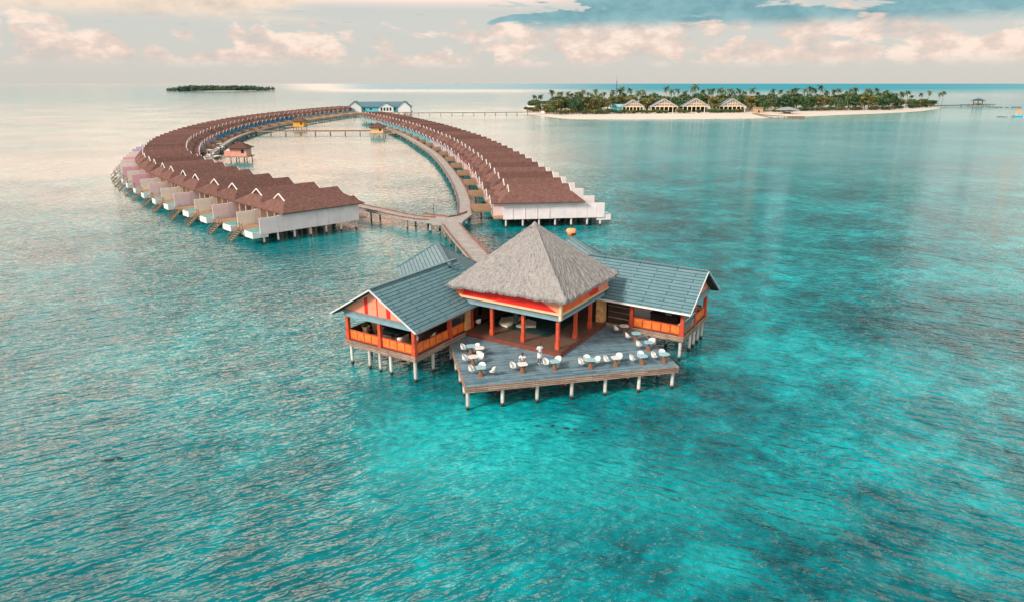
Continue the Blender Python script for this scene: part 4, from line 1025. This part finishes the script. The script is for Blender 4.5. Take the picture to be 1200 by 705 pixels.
tag(lk.build('gangway', M['tan']), 'short tan gangway linking the pink kiosk to the left boardwalk', 'gangway')
wp = MB(); wp.box(-95.4, 214.4, 1.6, -92.0, 219.5, 1.93)
tag(wp.build('landing', M['offwhite']), 'pale widened landing on the left boardwalk beside the pink kiosk', 'landing')
def cart(x, y, rz, label, roofmat):
    c = empty('golf_cart', (x, y, 1.94), rz, label, 'golf cart', 'golf carts on the left boardwalk')
    m = MB(); m.add([(-1.1, -.55, .25), (1.15, -.55, .25), (1.15, .55, .25), (-1.1, .55, .25), (-1.1, -.55, .62), (.55, -.55, .5), (1.2, -.5, .75), (1.2, .5, .75), (.55, .55, .5), (-1.1, .55, .62)],
                    [(0, 1, 2, 3), (4, 5, 8, 9), (5, 6, 7, 8), (0, 1, 6, 5, 4), (3, 2, 7, 8, 9), (1, 2, 7, 6), (0, 3, 9, 4)]); m.build('body', M['white'], c)
    m = MB(); m.box(-1.1, -.6, 1.75, .9, .6, 1.84); m.build('canopy', M[roofmat], c)
    for sx, sy in ((-1.0, -.5), (-1.0, .5), (.75, -.5), (.75, .5)): m = MB(); m.bar((sx, sy, .5), (sx, sy, 1.76), .05, .05); m.build('canopy_post', M['trim'], c)
    m = MB(); m.box(-.5, -.5, .62, .0, .5, .78); m.box(-.62, -.5, .62, -.5, .5, 1.2); m.build('seat', M['navy'], c)
    for sx in (-.75, .8):
        for sy in (-.55, .55): m = MB(); m.tube([(sx, sy - .08, .24), (sx, sy + .08, .24)], .24, 12); m.build('wheel', M['rubber'], c)
cart(-100.8, 241, 1.2, 'white golf cart with teal canopy parked beside the lilac villas', 'golf')
cart(-94.3, 217.6, 1.4, 'white golf cart parked on the pale landing by the pink kiosk', 'white')

def blue_building():
    root = empty('lodge', (-103, 558, 0), R_(4), 'large white and turquoise lodge with slate blue gabled roofs beyond the villas', 'lodge')
    b = 2.2
    m = MB(); m.box(-19, -5, b, 20, 6, 6.4); m.build('wall', M['sky_wall'], root)
    m = MB(); m.shell([[(-20, -6, 6.2), (21, -6, 6.2), (21, .5, 9.9), (-20, .5, 9.9)], [(-20, .5, 9.9), (21, .5, 9.9), (21, 7, 6.2), (-20, 7, 6.2)]], .25); m.build('roof', M['bluetile'], root)
    for cx, w, dy, zt, back in ((-19.5, 5.2, -8, 10.4, 8), (4.6, 5.6, -7.5, 9.4, 2), (18.5, 4.8, -6.5, 10.4, 8)):
        m = MB(); m.box(cx - w, dy, b, cx + w, back, 6.0); n = 5
        m.add([(cx - w, dy, 6.0), (cx + w, dy, 6.0), (cx, dy, zt - .2), (cx - w, dy + .3, 6.0), (cx + w, dy + .3, 6.0), (cx, dy + .3, zt - .2)], [(0, 1, 2), (3, 5, 4), (0, 2, 5, 3), (1, 4, 5, 2), (0, 3, 4, 1)]); wl = m.build('gable_wing', M['pale_wall'], root)
        m = MB(); m.shell([[(cx - w - .7, dy - .7, 5.8), (cx, dy - .7, zt), (cx, back, zt), (cx - w - .7, back, 5.8)], [(cx, dy - .7, zt), (cx + w + .7, dy - .7, 5.8), (cx + w + .7, back, 5.8), (cx, back, zt)]], .22); m.build('roof', M['bluetile'], wl)
        if abs(cx - 4.6) < .1:
            for k in (-3.6, -1.3, 1.0, 3.3):
                m = MB(); m.box(cx + k - .65, dy - .06, 3.2, cx + k + .75, dy - .01, 5.6); m.build('window', M['window'], wl)
    for wx in (-12.5, -7.5, 11.2, 14.0):
        m = MB(); m.box(wx - .7, -5.06, 3.7, wx + .7, -5.01, 5.2); m.build('window', M['window'], root)
    m = MB(); m.box(-26, -10.5, 1.7, 24, 9, 2.19); m.build('deck', M['tan'], root)
    pm = pile_mesh(1.72, .22)
    for k in range(11):
        for yy in (-10, -2, 6): put(pm, root, -25 + k * 4.8, yy)
blue_building()

# ================================================================== ISLANDS
def island(name, outline, h, inset=10):
    cx = sum(p[0] for p in outline) / len(outline); cy = sum(p[1] for p in outline) / len(outline)
    pl = spline(outline + [outline[0]]); ring = [pl[i] for i in range(0, len(pl) - 1, 5)]
    m = MB(); n = len(ring); vs = []; fs = []
    for k, (f, z) in enumerate(((0.0, -.35), (.06, .15), (.16, .7), (.34, h), (.7, h + .2))):
        for p in ring: vs.append((p.x + (cx - p.x) * f, p.y + (cy - p.y) * f, z))
    vs.append((cx, cy, h + .3))
    for k in range(4):
        for i in range(n): fs.append([k * n + i, k * n + (i + 1) % n, (k + 1) * n + (i + 1) % n, (k + 1) * n + i])
    for i in range(n): fs.append([4 * n + i, 4 * n + (i + 1) % n, 5 * n])
    m.add(vs, fs); return tag(m.build(name, M['sand'], None, smooth=True), kind='structure')
isl = [(2, 560), (12, 541), (32, 486), (61, 478), (98, 480), (161, 490), (194, 508), (212, 517), (264, 554), (314, 584), (374, 634), (440, 716), (452, 752), (400, 760), (300, 740), (180, 730), (80, 720), (20, 690), (2, 630)]
island('beach', isl, 1.1)
tag(MB().build('x', M['sand'])) if False else None

def leaf_blob(rn, c, rad, n, size, flat=.8):
    vs = []; fs = []
    for _ in range(n):
        while True:
            p = Vector((rn.uniform(-1, 1), rn.uniform(-1, 1), rn.uniform(-1, 1)))
            if .25 < p.length < 1: break
        q = Vector((c[0] + p.x * rad[0], c[1] + p.y * rad[1], c[2] + p.z * rad[2]))
        d = Vector((rn.uniform(-1, 1), rn.uniform(-1, 1), rn.uniform(-.6, .6))).normalized(); e = d.cross(Vector((rn.uniform(-1, 1), rn.uniform(-1, 1), rn.uniform(.2, 1)))).normalized()
        s = size * rn.uniform(.6, 1.3); o = len(vs)
        vs += [q - d * s, q + e * s * .55, q + d * s, q - e * s * .55]; fs.append([o, o + 1, o + 2, o + 3])
    return vs, fs
def tree_proto(seed, h, w, mat, leafsize=.55):
    rn = random.Random(seed); root = empty('broadleaf_tree')
    m = MB(); m.tube([(0, 0, -.5), (.1, 0, h * .3), (0, .2, h * .62)], [.35, .26, .12], 7)
    for k in range(5):
        a = k * 1.3 + rn.random(); m.tube([(.05, .05, h * .38), (math.cos(a) * w * .28, math.sin(a) * w * .28, h * .6), (math.cos(a) * w * .42, math.sin(a) * w * .42, h * .75)], [.15, .09, .04], 5)
    m.build('trunk', M['trunk'], root)
    m = MB()
    for k in range(9):
        a = rn.uniform(0, 6.28); r = rn.uniform(.1, .34) * w; zc = rn.uniform(.38, .84) * h
        vs, fs = leaf_blob(rn, (math.cos(a) * r, math.sin(a) * r, zc), (w * rn.uniform(.16, .27), w * rn.uniform(.16, .27), h * rn.uniform(.10, .17)), 90, leafsize); m.add(vs, fs)
    vs, fs = leaf_blob(rn, (0, 0, h * .55), (w * .42, w * .42, h * .36), 150, leafsize); m.add(vs, fs)
    m.build('crown', M[mat], root, recalc=False)
    return root
def palm_proto(seed, h=12.0, mat='leaf_palm'):
    rn = random.Random(seed); root = empty('palm_tree'); lean = rn.uniform(-1.3, 1.3)
    pts = [(lean * (t ** 1.7), .3 * lean * t, h * t - .3) for t in (0, .25, .5, .75, 1.0)]
    m = MB(); m.tube(pts, [.26, .19, .16, .14, .13], 7); m.build('trunk', M['trunk'], root)
    top = Vector(pts[-1]); m = MB()
    for k in range(17):
        a = k * 2.399 + rn.uniform(-.2, .2); e0 = rn.uniform(-.35, 1.35); ln = rn.uniform(2.9, 4.1)
        d = Vector((math.cos(a), math.sin(a), 0)); sd_ = Vector((-math.sin(a), math.cos(a), 0)); prev = top.copy(); ang = e0
        for j in range(7):
            ang2 = ang - .23; nx = prev + (d * math.cos(ang2) + Vector((0, 0, 1)) * math.sin(ang2)) * ln / 7
            wd = (.6, .85, 1.0, .95, .8, .55, .3)[j]
            for s in (1, -1):
                dp = Vector((0, 0, -.34 * wd)); o = len(m.v)
                tip = (prev + nx) / 2 + sd_ * s * wd + dp + d * .18
                m.add([prev, nx, tip], [(0, 1, 2)]); m.add([prev + sd_ * s * .02, prev * .5 + nx * .5, prev + sd_ * s * wd * .85 + dp * .8 + d * .1], [(0, 1, 2)])
            prev = nx; ang = ang2
    m.build('crown', M[mat], root, recalc=False)
    return root
PALMS = [palm_proto(3), palm_proto(8), palm_proto(21), palm_proto(5, mat='leaf_olive')]
TREES = [tree_proto(4, 8.5, 9.0, 'leaf_dark'), tree_proto(9, 8.0, 8.0, 'leaf_olive'), tree_proto(14, 9.0, 10.0, 'leaf_dark')]
SHRUBS = [tree_proto(31, 3.6, 6.0, 'leaf_dark', .42), tree_proto(37, 3.2, 5.4, 'leaf_yellow', .40), tree_proto(41, 3.4, 6.0, 'leaf_olive', .42)]
for s_ in SHRUBS: s_.name = 'shrub'
used = set()
def plant(proto, x, y, z, s, lab, cat, grp, name, sz=None):
    if proto.name not in used: used.add(proto.name); o = proto; KIDS[proto.name] = kids(proto)
    else: o = copy_tree(proto)
    o.location = (x, y, z); o.rotation_euler.z = random.uniform(0, 6.28); o.scale = (s, s, sz or s); tag(o, lab, cat, grp)
def zone(x, y):
    u = x / y
    return ('left of the white pavilions', 0) if u < .165 else ('behind the white pavilions', 1) if u < .345 else ('right of the white pavilions', 2)
PV = [(121.5, 566), (150.5, 566), (181, 577), (95.8, 562)]
def clear(x, y, r=11):
    for (px, py) in ((95.8, 566), (121.5, 571), (148.5, 577), (178.5, 578), (196, 566), (93, 600), (192, 700)):
        if abs(x - px) < r and -14 < y - py < 12: return False
    return True
# palms: measured crowns (picture bearing u = x/y, top height) at chosen depths
palm_list = [(.031, 600, 9.5), (.04, 603, 10), (.055, 590, 14.2), (.078, 610, 12.5), (.084, 600, 11), (.092, 612, 12.5), (.118, 620, 14.5), (.125, 600, 11.5), (.155, 640, 16.5), (.166, 635, 15.5), (.179, 615, 13.5), (.184, 622, 14.0),
 (.217, 625, 17.0), (.223, 618, 14.5), (.233, 630, 15), (.252, 628, 17.5), (.258, 634, 18.8), (.276, 620, 15), (.282, 612, 15.2), (.290, 630, 15.8), (.297, 612, 14.5), (.304, 618, 15.5), (.311, 625, 13.5), (.318, 628, 15.3), (.326, 622, 13), (.336, 618, 16.2), (.345, 625, 12),
 (.366, 640, 14.6), (.377, 636, 13.8), (.394, 645, 15.5), (.398, 650, 15.2), (.410, 640, 15.2), (.417, 652, 17), (.424, 648, 15.8), (.432, 642, 18.2), (.441, 650, 13.5), (.458, 650, 15), (.474, 655, 15), (.480, 660, 16), (.497, 665, 15.2), (.503, 668, 13.8), (.512, 672, 15.2),
 (.545, 690, 11.5), (.575, 700, 10), (.605, 715, 11.5), (.60, 705, 10.5), (.07, 640, 12), (.10, 650, 14), (.108, 600, 12), (.142, 615, 14), (.15, 622, 15), (.242, 645, 13), (.268, 640, 14), (.386, 660, 13), (.45, 668, 14), (.525, 690, 13), (.555, 705, 12), (.585, 720, 12)]
for i, (u, y, h) in enumerate(palm_list):
    h += 4.8; zt, _ = zone(u * y, y); k = i % 4 if i % 4 < 3 or u < .2 else 1
    y2 = y if clear(u * y, y) else y + 26
    plant(PALMS[k], u * y2, y2, .9, 1.0 + (h - 13) * .02, 'tall coconut palm standing above the island canopy ' + zt, 'palm', 'coconut palms ' + zt, 'palm_tree', (h + .3) / 14.0)
rn = random.Random(77)
for i in range(48):
    u = rn.uniform(.05, .59); y = rn.uniform(600, 700) if u < .5 else rn.uniform(690, 730); x = u * y
    if not clear(x, y): continue
    zt, _ = zone(x, y); plant(PALMS[i % 4 if u < .2 else i % 3], x, y, .9, rn.uniform(.9, 1.1), 'tall coconut palm standing above the island canopy ' + zt, 'palm', 'coconut palms ' + zt, 'palm_tree', rn.uniform(.9, 1.22))
# low palms by the left beach
for i in range(16):
    u = rn.uniform(.03, .165); y = rn.uniform(563, 590)
    plant(PALMS[3 if i % 2 else 0], u * y, y, .9, rn.uniform(.75, 1.0), 'short palm with yellow-green fronds beside the left beach', 'palm', 'short palms behind the left beach', 'palm_tree', rn.uniform(.45, .75))
def front(u):   # vegetation line along the beach
    pts = [(.01, 630), (.03, 600), (.06, 546), (.145, 545), (.30, 562), (.345, 562), (.41, 598), (.535, 632), (.60, 740)]
    for (a, ya), (b, yb) in zip(pts, pts[1:]):
        if a <= u <= b: return ya + (yb - ya) * (u - a) / (b - a)
    return 740
cnt = 0
for i in range(1200):
    u = rn.uniform(.02, .595); f = front(u); dpt = rn.uniform(5, min(110, 740 - f)) if f < 735 else 3
    y = f + dpt; x = u * y
    if not clear(x, y, 12): continue
    zt, zi = zone(x, y); cnt += 1
    if cnt > 230: break
    s = rn.uniform(1.15, 1.7) * (.6 if u < .06 or u > .54 else 1)
    k = rn.choice((0, 1, 1, 2)); nm = ('dark green', 'olive green', 'broad dark green')[k]
    plant(TREES[k], x, y, .9, s, '%s broadleaf tree in the island wood %s' % (nm, zt), 'tree', 'broadleaf trees %s, %s' % (zt, nm), 'broadleaf_tree')
for i in range(170):
    u = rn.uniform(.018, .598); f = front(u); y = f + rn.uniform(-1, 8); x = u * y
    if not clear(x, y, 10): continue
    zt, zi = zone(x, y); k = rn.choice((0, 0, 1, 2, 2)); nm = ('dark green', 'yellowish', 'olive')[k]
    plant(SHRUBS[k], x, y, .8, rn.uniform(.7, 1.2), '%s low shrub edging the beach %s' % (nm, zt), 'shrub', '%s beach shrubs %s' % (nm, zt), 'shrub')

def white_pavilion(x, y, w, lab, half=False, top=10.7):
    root = empty('beach_pavilion', (x, y, 1.1), R_(-6), lab, 'pavilion', None)
    zt = top - .9; ze = 4.6; dpt = 17
    m = MB()
    for k in range(7):
        px = -w + 2 * w * k / 6; m.box(px - .28, -.28, 0, px + .28, .28, ze)
    m.box(-w, -.3, ze - .1, w, .3, ze + .5); m.build('column_row', M['creamwhite'], root)
    m = MB()
    for s in (1, -1): m.bar((s * (w + .9), -.6, ze - .2), (0, -.6, zt), .3, .6)
    for k in range(-4, 5):
        px = k * w / 5; m.bar((px, -.1, ze + .4), (px, -.1, ze + .4 + (zt - ze - .8) * (1 - abs(k) / 5)), .26, .26)
    m.bar((-w * .55, -.1, ze + 2.4), (w * .55, -.1, ze + 2.4), .26, .3); m.build('truss', M['trim'], root)
    m = MB(); m.add([(-w + .6, .3, ze + .5), (w - .6, .3, ze + .5), (0, .3, zt - .5), (-w + .6, .5, ze + .5), (w - .6, .5, ze + .5), (0, .5, zt - .5)], [(0, 1, 2), (3, 5, 4), (0, 2, 5, 3), (1, 4, 5, 2), (0, 3, 4, 1)]); m.build('gable_glazing', M['pot'], root)
    m = MB(); m.shell([[(-w - .9, -.8, ze - .1), (0, -.8, zt + .1), (0, dpt, zt + .1), (-w - .9, dpt, ze - .1)], [(0, -.8, zt + .1), (w + .9, -.8, ze - .1), (w + .9, dpt, ze - .1), (0, dpt, zt + .1)]], .25); m.build('roof', M['bluetile'], root)
    m = MB(); m.box(-w + .8, 6, 0, w - .8, dpt - .5, ze); m.build('wall', M['darkwood'], root)
    m = MB(); m.box(-w - 1, -3, -.4, w + 1, dpt, .04); m.build('floor', M['tan'], root)
    return root
white_pavilion(95.8, 561, 8.2, 'leftmost white trussed beach pavilion, beside the dark shrubs', top=10.9)
white_pavilion(121.5, 566, 10.2, 'largest white trussed beach pavilion, left of centre behind the pool', top=11.4)
white_pavilion(148.5, 572, 10.2, 'white trussed beach pavilion behind the right end of the turquoise pool', top=11.6)
white_pavilion(178.0, 573, 10.0, 'rightmost white trussed beach pavilion, beside the tan hut', top=11.4)
an = empty('tan_hut', (196.5, 566, .9), 0, 'tan box hut at the right end of the beach pavilions', 'hut')
m = MB(); m.box(-3, -2.5, 0, 3.2, 3, 4.0); m.build('wall', M['pot'], an); m = MB(); m.box(-3.4, -3, 4.0, 3.6, 3.4, 4.35); m.build('roof', M['tan'], an); m = MB(); m.box(-.6, -2.55, 0, .6, -2.51, 2.3); m.build('door', M['darkwood'], an)
pl_ = empty('swimming_pool', (124, 541, 1.15), R_(-2), 'turquoise swimming pool on the sand in front of the beach pavilions', 'pool')
m = MB(); m.box(-17, -3.5, -.3, 17, 3.5, .42); m.build('coping', M['creamwhite'], pl_); m = MB(); m.box(-16.3, -3.0, .425, 16.3, 3.0, .44); m.build('pool_water', M['pool'], pl_)
ms = empty('lattice_mast', (88, 602, .9), 0, 'tall dark slender mast rising from the island trees', 'mast')
m = MB()
for k in range(3):
    a = k * 2.094; m.bar((math.cos(a) * .7, math.sin(a) * .7, 0), (math.cos(a) * .25, math.sin(a) * .25, 24.5), .16, .16)
for j in range(16):
    z0 = j * 1.5; r0 = .7 - .45 * z0 / 24.5
    for k in range(3): a = k * 2.094; b2 = a + 2.094; m.bar((math.cos(a) * r0, math.sin(a) * r0, z0), (math.cos(b2) * r0, math.sin(b2) * r0, z0 + 1.5), .09, .09)
m.build('lattice', M['mastg'], ms); m = MB(); m.tube([(0, 0, 24), (0, 0, 28.5)], .1, 6); m.build('antenna', M['mastg'], ms)
def house(x, y, w, d, h, wall, roof, lab, rise=2.2):
    root = empty('island_house', (x, y, .9), 0, lab, 'house')
    m = MB(); m.box(-w / 2, -d / 2, 0, w / 2, d / 2, h); m.build('wall', M[wall], root)
    m = MB(); m.shell([[(-w / 2 - .6, -d / 2 - .6, h - .1), (w / 2 + .6, -d / 2 - .6, h - .1), (w / 2 + .6, 0, h + rise), (-w / 2 - .6, 0, h + rise)], [(-w / 2 - .6, 0, h + rise), (w / 2 + .6, 0, h + rise), (w / 2 + .6, d / 2 + .6, h - .1), (-w / 2 - .6, d / 2 + .6, h - .1)]], .2); m.build('roof', M[roof], root)
    for k in (-.25, .25): m = MB(); m.box(w * k - .6, -d / 2 - .05, 1.0, w * k + .6, -d / 2 - .01, 2.3); m.build('window', M['window'], root)
house(87.5, 582, 12, 7, 4.2, 'sky_wall', 'tealroof', 'low house with pale teal roof among trees left of the beach pavilions')
house(16.5, 618, 6, 5, 3.2, 'white', 'white', 'small white house among the palms at the left tip of the island', 1.2)
house(27.5, 600, 5.5, 5, 4.6, 'white', 'thatchgrey', 'white house with grey roof half hidden near the left of the island', 1.4)
house(158, 665, 20, 12, 8.8, 'darkwood', 'thatchgrey', 'large dark building with flat grey roof behind the white pavilions', 1.2)
bh = MB(); bh.box(22.6, 558, .7, 25.6, 560.4, 2.6); tag(bh.build('beach_kiosk', M['white']), 'tiny white kiosk on the sand at the head of the long jetty', 'kiosk')
# pier with a square platform and parasol roof on the beach
ribbon('jetty', 'tan curved jetty from the right beach out to the red-brown platform', [(186, 545), (184, 520), (186, 503), (190, 495)], 2.4, z=1.6, pile_step=5, curve=True, cat='jetty', deckmat='tan')
pf = empty('bathing_platform', (197.5, 494, 0), R_(3), 'red-brown timber bathing platform at the end of the right beach jetty', 'platform')
m = MB(); m.box(-6.2, -3, 1.1, 6.2, 3, 1.6); m.build('deck', M['tan'], pf); m = MB(); m.box(-6.2, -3.1, .7, 6.2, -3.0, 1.66); m.build('fascia_board', M['rust'], pf)
for px in (-5.6, 0, 5.6):
    for py in (-2.6, 2.6): put(pile_mesh(1.1, .18, 'pilewood'), pf, px, py)
M['canopygrey'] = plain('pale_canopy', (.27, .31, .32), .9, .1)
um = empty('beach_shelter', (214.5, 552, .9), 0, 'pale open shelter with broad low peaked canopy on the sand behind the jetty', 'shelter')
m = MB(); m.shell([[(-8, -5, 3.0), (8, -5, 3.0), (1.5, 0, 5.2), (-1.5, 0, 5.2)], [(8, -5, 3.0), (8, 5, 3.0), (1.5, 0, 5.2)], [(8, 5, 3.0), (-8, 5, 3.0), (-1.5, 0, 5.2), (1.5, 0, 5.2)], [(-8, 5, 3.0), (-8, -5, 3.0), (-1.5, 0, 5.2)]], .2); m.build('canopy', M['canopygrey'], um)
for px in (-3.2, 3.2):
    for py in (-2, 2): m = MB(); m.bar((px, py, 0), (px, py, 3.5), .25, .25); m.build('post', M['tan'], um)
m = MB(); m.box(-2.6, -1.4, 0, 2.6, 1.4, 1.2); m.build('counter', M['darkwood'], um)
# far right overwater hut and its pier
ribbon('jetty', 'long dark low jetty from the island tip to the far right overwater hut', [(434, 737), (470, 752), (480, 756)], 3, z=1.5, pile_step=7, curve=False, cat='jetty', deckmat='darkwood')
oh = empty('overwater_hut', (505, 770, 0), R_(8), 'dark thatched overwater hut on a broad railed platform, far right', 'hut')
m = MB(); m.box(-17, -5, 1.1, 17, 5, 1.6); m.build('deck', M['darkwood'], oh)
m = MB()
for k in range(12): m.box(-17 + k * 3.09 - .12, -5, 1.6, -17 + k * 3.09 + .12, -4.8, 3.0)
m.box(-17, -5, 2.8, 17, -4.85, 3.05); m.build('railing', M['pot'], oh)
m = MB(); m.lathe([(7.2, 5.4), (6.9, 5.7), (3.5, 7.4), (.3, 8.2)], 14); m.build('roof', M['mastg'], oh)
for k in range(6): a = k * 1.047; m = MB(); m.bar((math.cos(a) * 5, math.sin(a) * 4, 1.6), (math.cos(a) * 5, math.sin(a) * 4, 5.9), .3, .3); m.build('post', M['darkwood'], oh)
m = MB(); m.box(-3, -1, 1.6, 3, 2, 3.2); m.build('counter', M['pot'], oh)
for k in range(8):
    for yy in (-4, 4): put(pile_mesh(1.1, .22, 'pilewood'), oh, -15.5 + k * 4.4, yy)
# low rock bar and the floats
def rocks(name, x0, x1, y, n, lab, h=.5):
    m = MB(); rr = random.Random(int(x0))
    for i in range(n):
        x = rr.uniform(x0, x1); w = rr.uniform(.8, 2.2); m.lathe([(w, -.3), (w * .8, h * .5), (w * .3, h * rr.uniform(.7, 1.2))], 7, (x, y + rr.uniform(-2, 2), 0))
    tag(m.build(name, M['coral']), lab, 'rock bar')
rocks('rock_bar', 489, 522, 727, 34, 'long thin dark rock bar right of the far overwater hut', .7)
rocks('rock_bar', 358.5, 364, 519, 9, 'short dark rock bar left of the orange-topped float', .4)
fl_ = empty('float_boat', (371.5, 519, 0), R_(-5), 'blue float boat with a tall orange hood near the right edge', 'boat')
m = MB(); m.add([(-3.2, -1.1, .9), (2.6, -1.1, .9), (3.8, 0, 1.1), (2.6, 1.1, .9), (-3.2, 1.1, .9), (-2.8, -.7, -.3), (2.2, -.7, -.3), (3.0, 0, -.3), (2.2, .7, -.3), (-2.8, .7, -.3)], [(0, 1, 2, 3, 4), (5, 9, 8, 7, 6), (0, 5, 6, 1), (1, 6, 7, 2), (2, 7, 8, 3), (3, 8, 9, 4), (4, 9, 5, 0)]); m.build('hull', M['boat_blue'], fl_)
m = MB(); m.box(-1.3, -1.0, 2.6, 1.6, 1.0, 4.6); m.box(-1.0, -.8, 4.6, 1.3, .8, 4.9); m.build('hood', M['orange_cowl'], fl_)
for sx in (-1.1, 1.4):
    for sy in (-.85, .85): m = MB(); m.bar((sx, sy, .9), (sx, sy, 2.6), .12, .12); m.build('post', M['trim'], fl_)
m = MB(); m.box(-1.2, -.9, .9, 1.5, .9, 1.7); m.build('cabin', M['light_blue'], fl_)
dg = empty('dinghy', (366.6, 517.5, 0), R_(20), 'small grey dinghy beside the orange-topped float', 'boat')
m = MB(); m.tube([(1.3, .6, .3), (1.9, 0, .45), (1.3, -.6, .3), (-1.3, -.7, .3), (-1.5, 0, .3), (-1.3, .7, .3), (1.3, .6, .3)], .3, 8, False); m.build('tube_hull', M['bluegrey'], dg); m = MB(); m.box(-1.3, -.6, .1, 1.3, .6, .25); m.build('floor', M['navy'], dg); m = MB(); m.box(-.6, -.4, .25, .3, .4, 1.7); m.build('console', M['pot'], dg)
# far island on the left
isl2 = [(-1105, 2330), (-1010, 2240), (-900, 2200), (-835, 2330), (-830, 2520), (-900, 2600), (-1020, 2560)]
island('far_island', isl2, 1.2)
fw = MB(); rn = random.Random(8)
for i in range(420):
    u = rn.uniform(0, 1); x0 = -1098 + 262 * u; x = x0 + rn.uniform(-6, 6); y = 2300 + rn.uniform(-25, 150) - 60 * math.sin(math.pi * u) + 60 * u
    hh = (10 + 7 * min(1, 6 * u) * min(1, 4 * (1 - u) + .35)) * rn.uniform(.7, 1.12); w = rn.uniform(5, 9)
    vs, fs = leaf_blob(rn, (x, y, hh * .5), (w, w, hh * .5), 46, 2.3); fw.add(vs, fs)
tag(fw.build('far_wood', M['leaf_far'], None, recalc=False), 'far low wood covering the small island on the left horizon', 'woodland', kind='stuff')

# ================================================================== REEF HEADS breaking the surface
def coral(x, y, r, lab, grp, h=.10):
    m = MB(); rr = random.Random(int(x * 37 + y * 11)); N = 12; vs = []; fs = []
    prof = ((1.0, -.25), (.92, .0), (.6, h * .7), (.2, h))
    ph = rr.uniform(0, 6)
    for k, z in prof:
        for i in range(N):
            a = 6.283 * i / N; q = r * k * (1 + .25 * math.sin(2 * a + ph) + rr.uniform(-.15, .15)); vs.append((q * 1.35 * math.cos(a), q * math.sin(a) * .9, z + rr.uniform(-.02, .02)))
    for k in range(3):
        for i in range(N): fs.append([k * N + i, k * N + (i + 1) % N, (k + 1) * N + (i + 1) % N, (k + 1) * N + i])
    fs.append([3 * N + i for i in range(N)]); m.add(vs, fs)
    o = m.build('coral_head', M['coral'], None, smooth=True); o.location = (x, y, 0); tag(o, lab, 'coral', grp)
for (x, y) in ((.8, 43.7), (1.8, 44.2), (2.9, 44.2), (3.2, 43.3), (3.9, 43.8), (4.5, 43.6), (5.0, 43.2), (5.9, 43.5), (6.6, 43.9), (7.2, 43.9), (6.4, 45.7)):
    coral(x, y, random.uniform(.09, .19), 'small dark coral head among the scatter in front of the terrace piles', 'dark coral heads in front of the terrace', .05)
coral(-26.5, 39.5, .34, 'dark coral head alone in the rippled water at lower left', None, .09)
coral(-26.0, 39.75, .24, 'smaller dark coral head touching the lone one at lower left', None, .08)
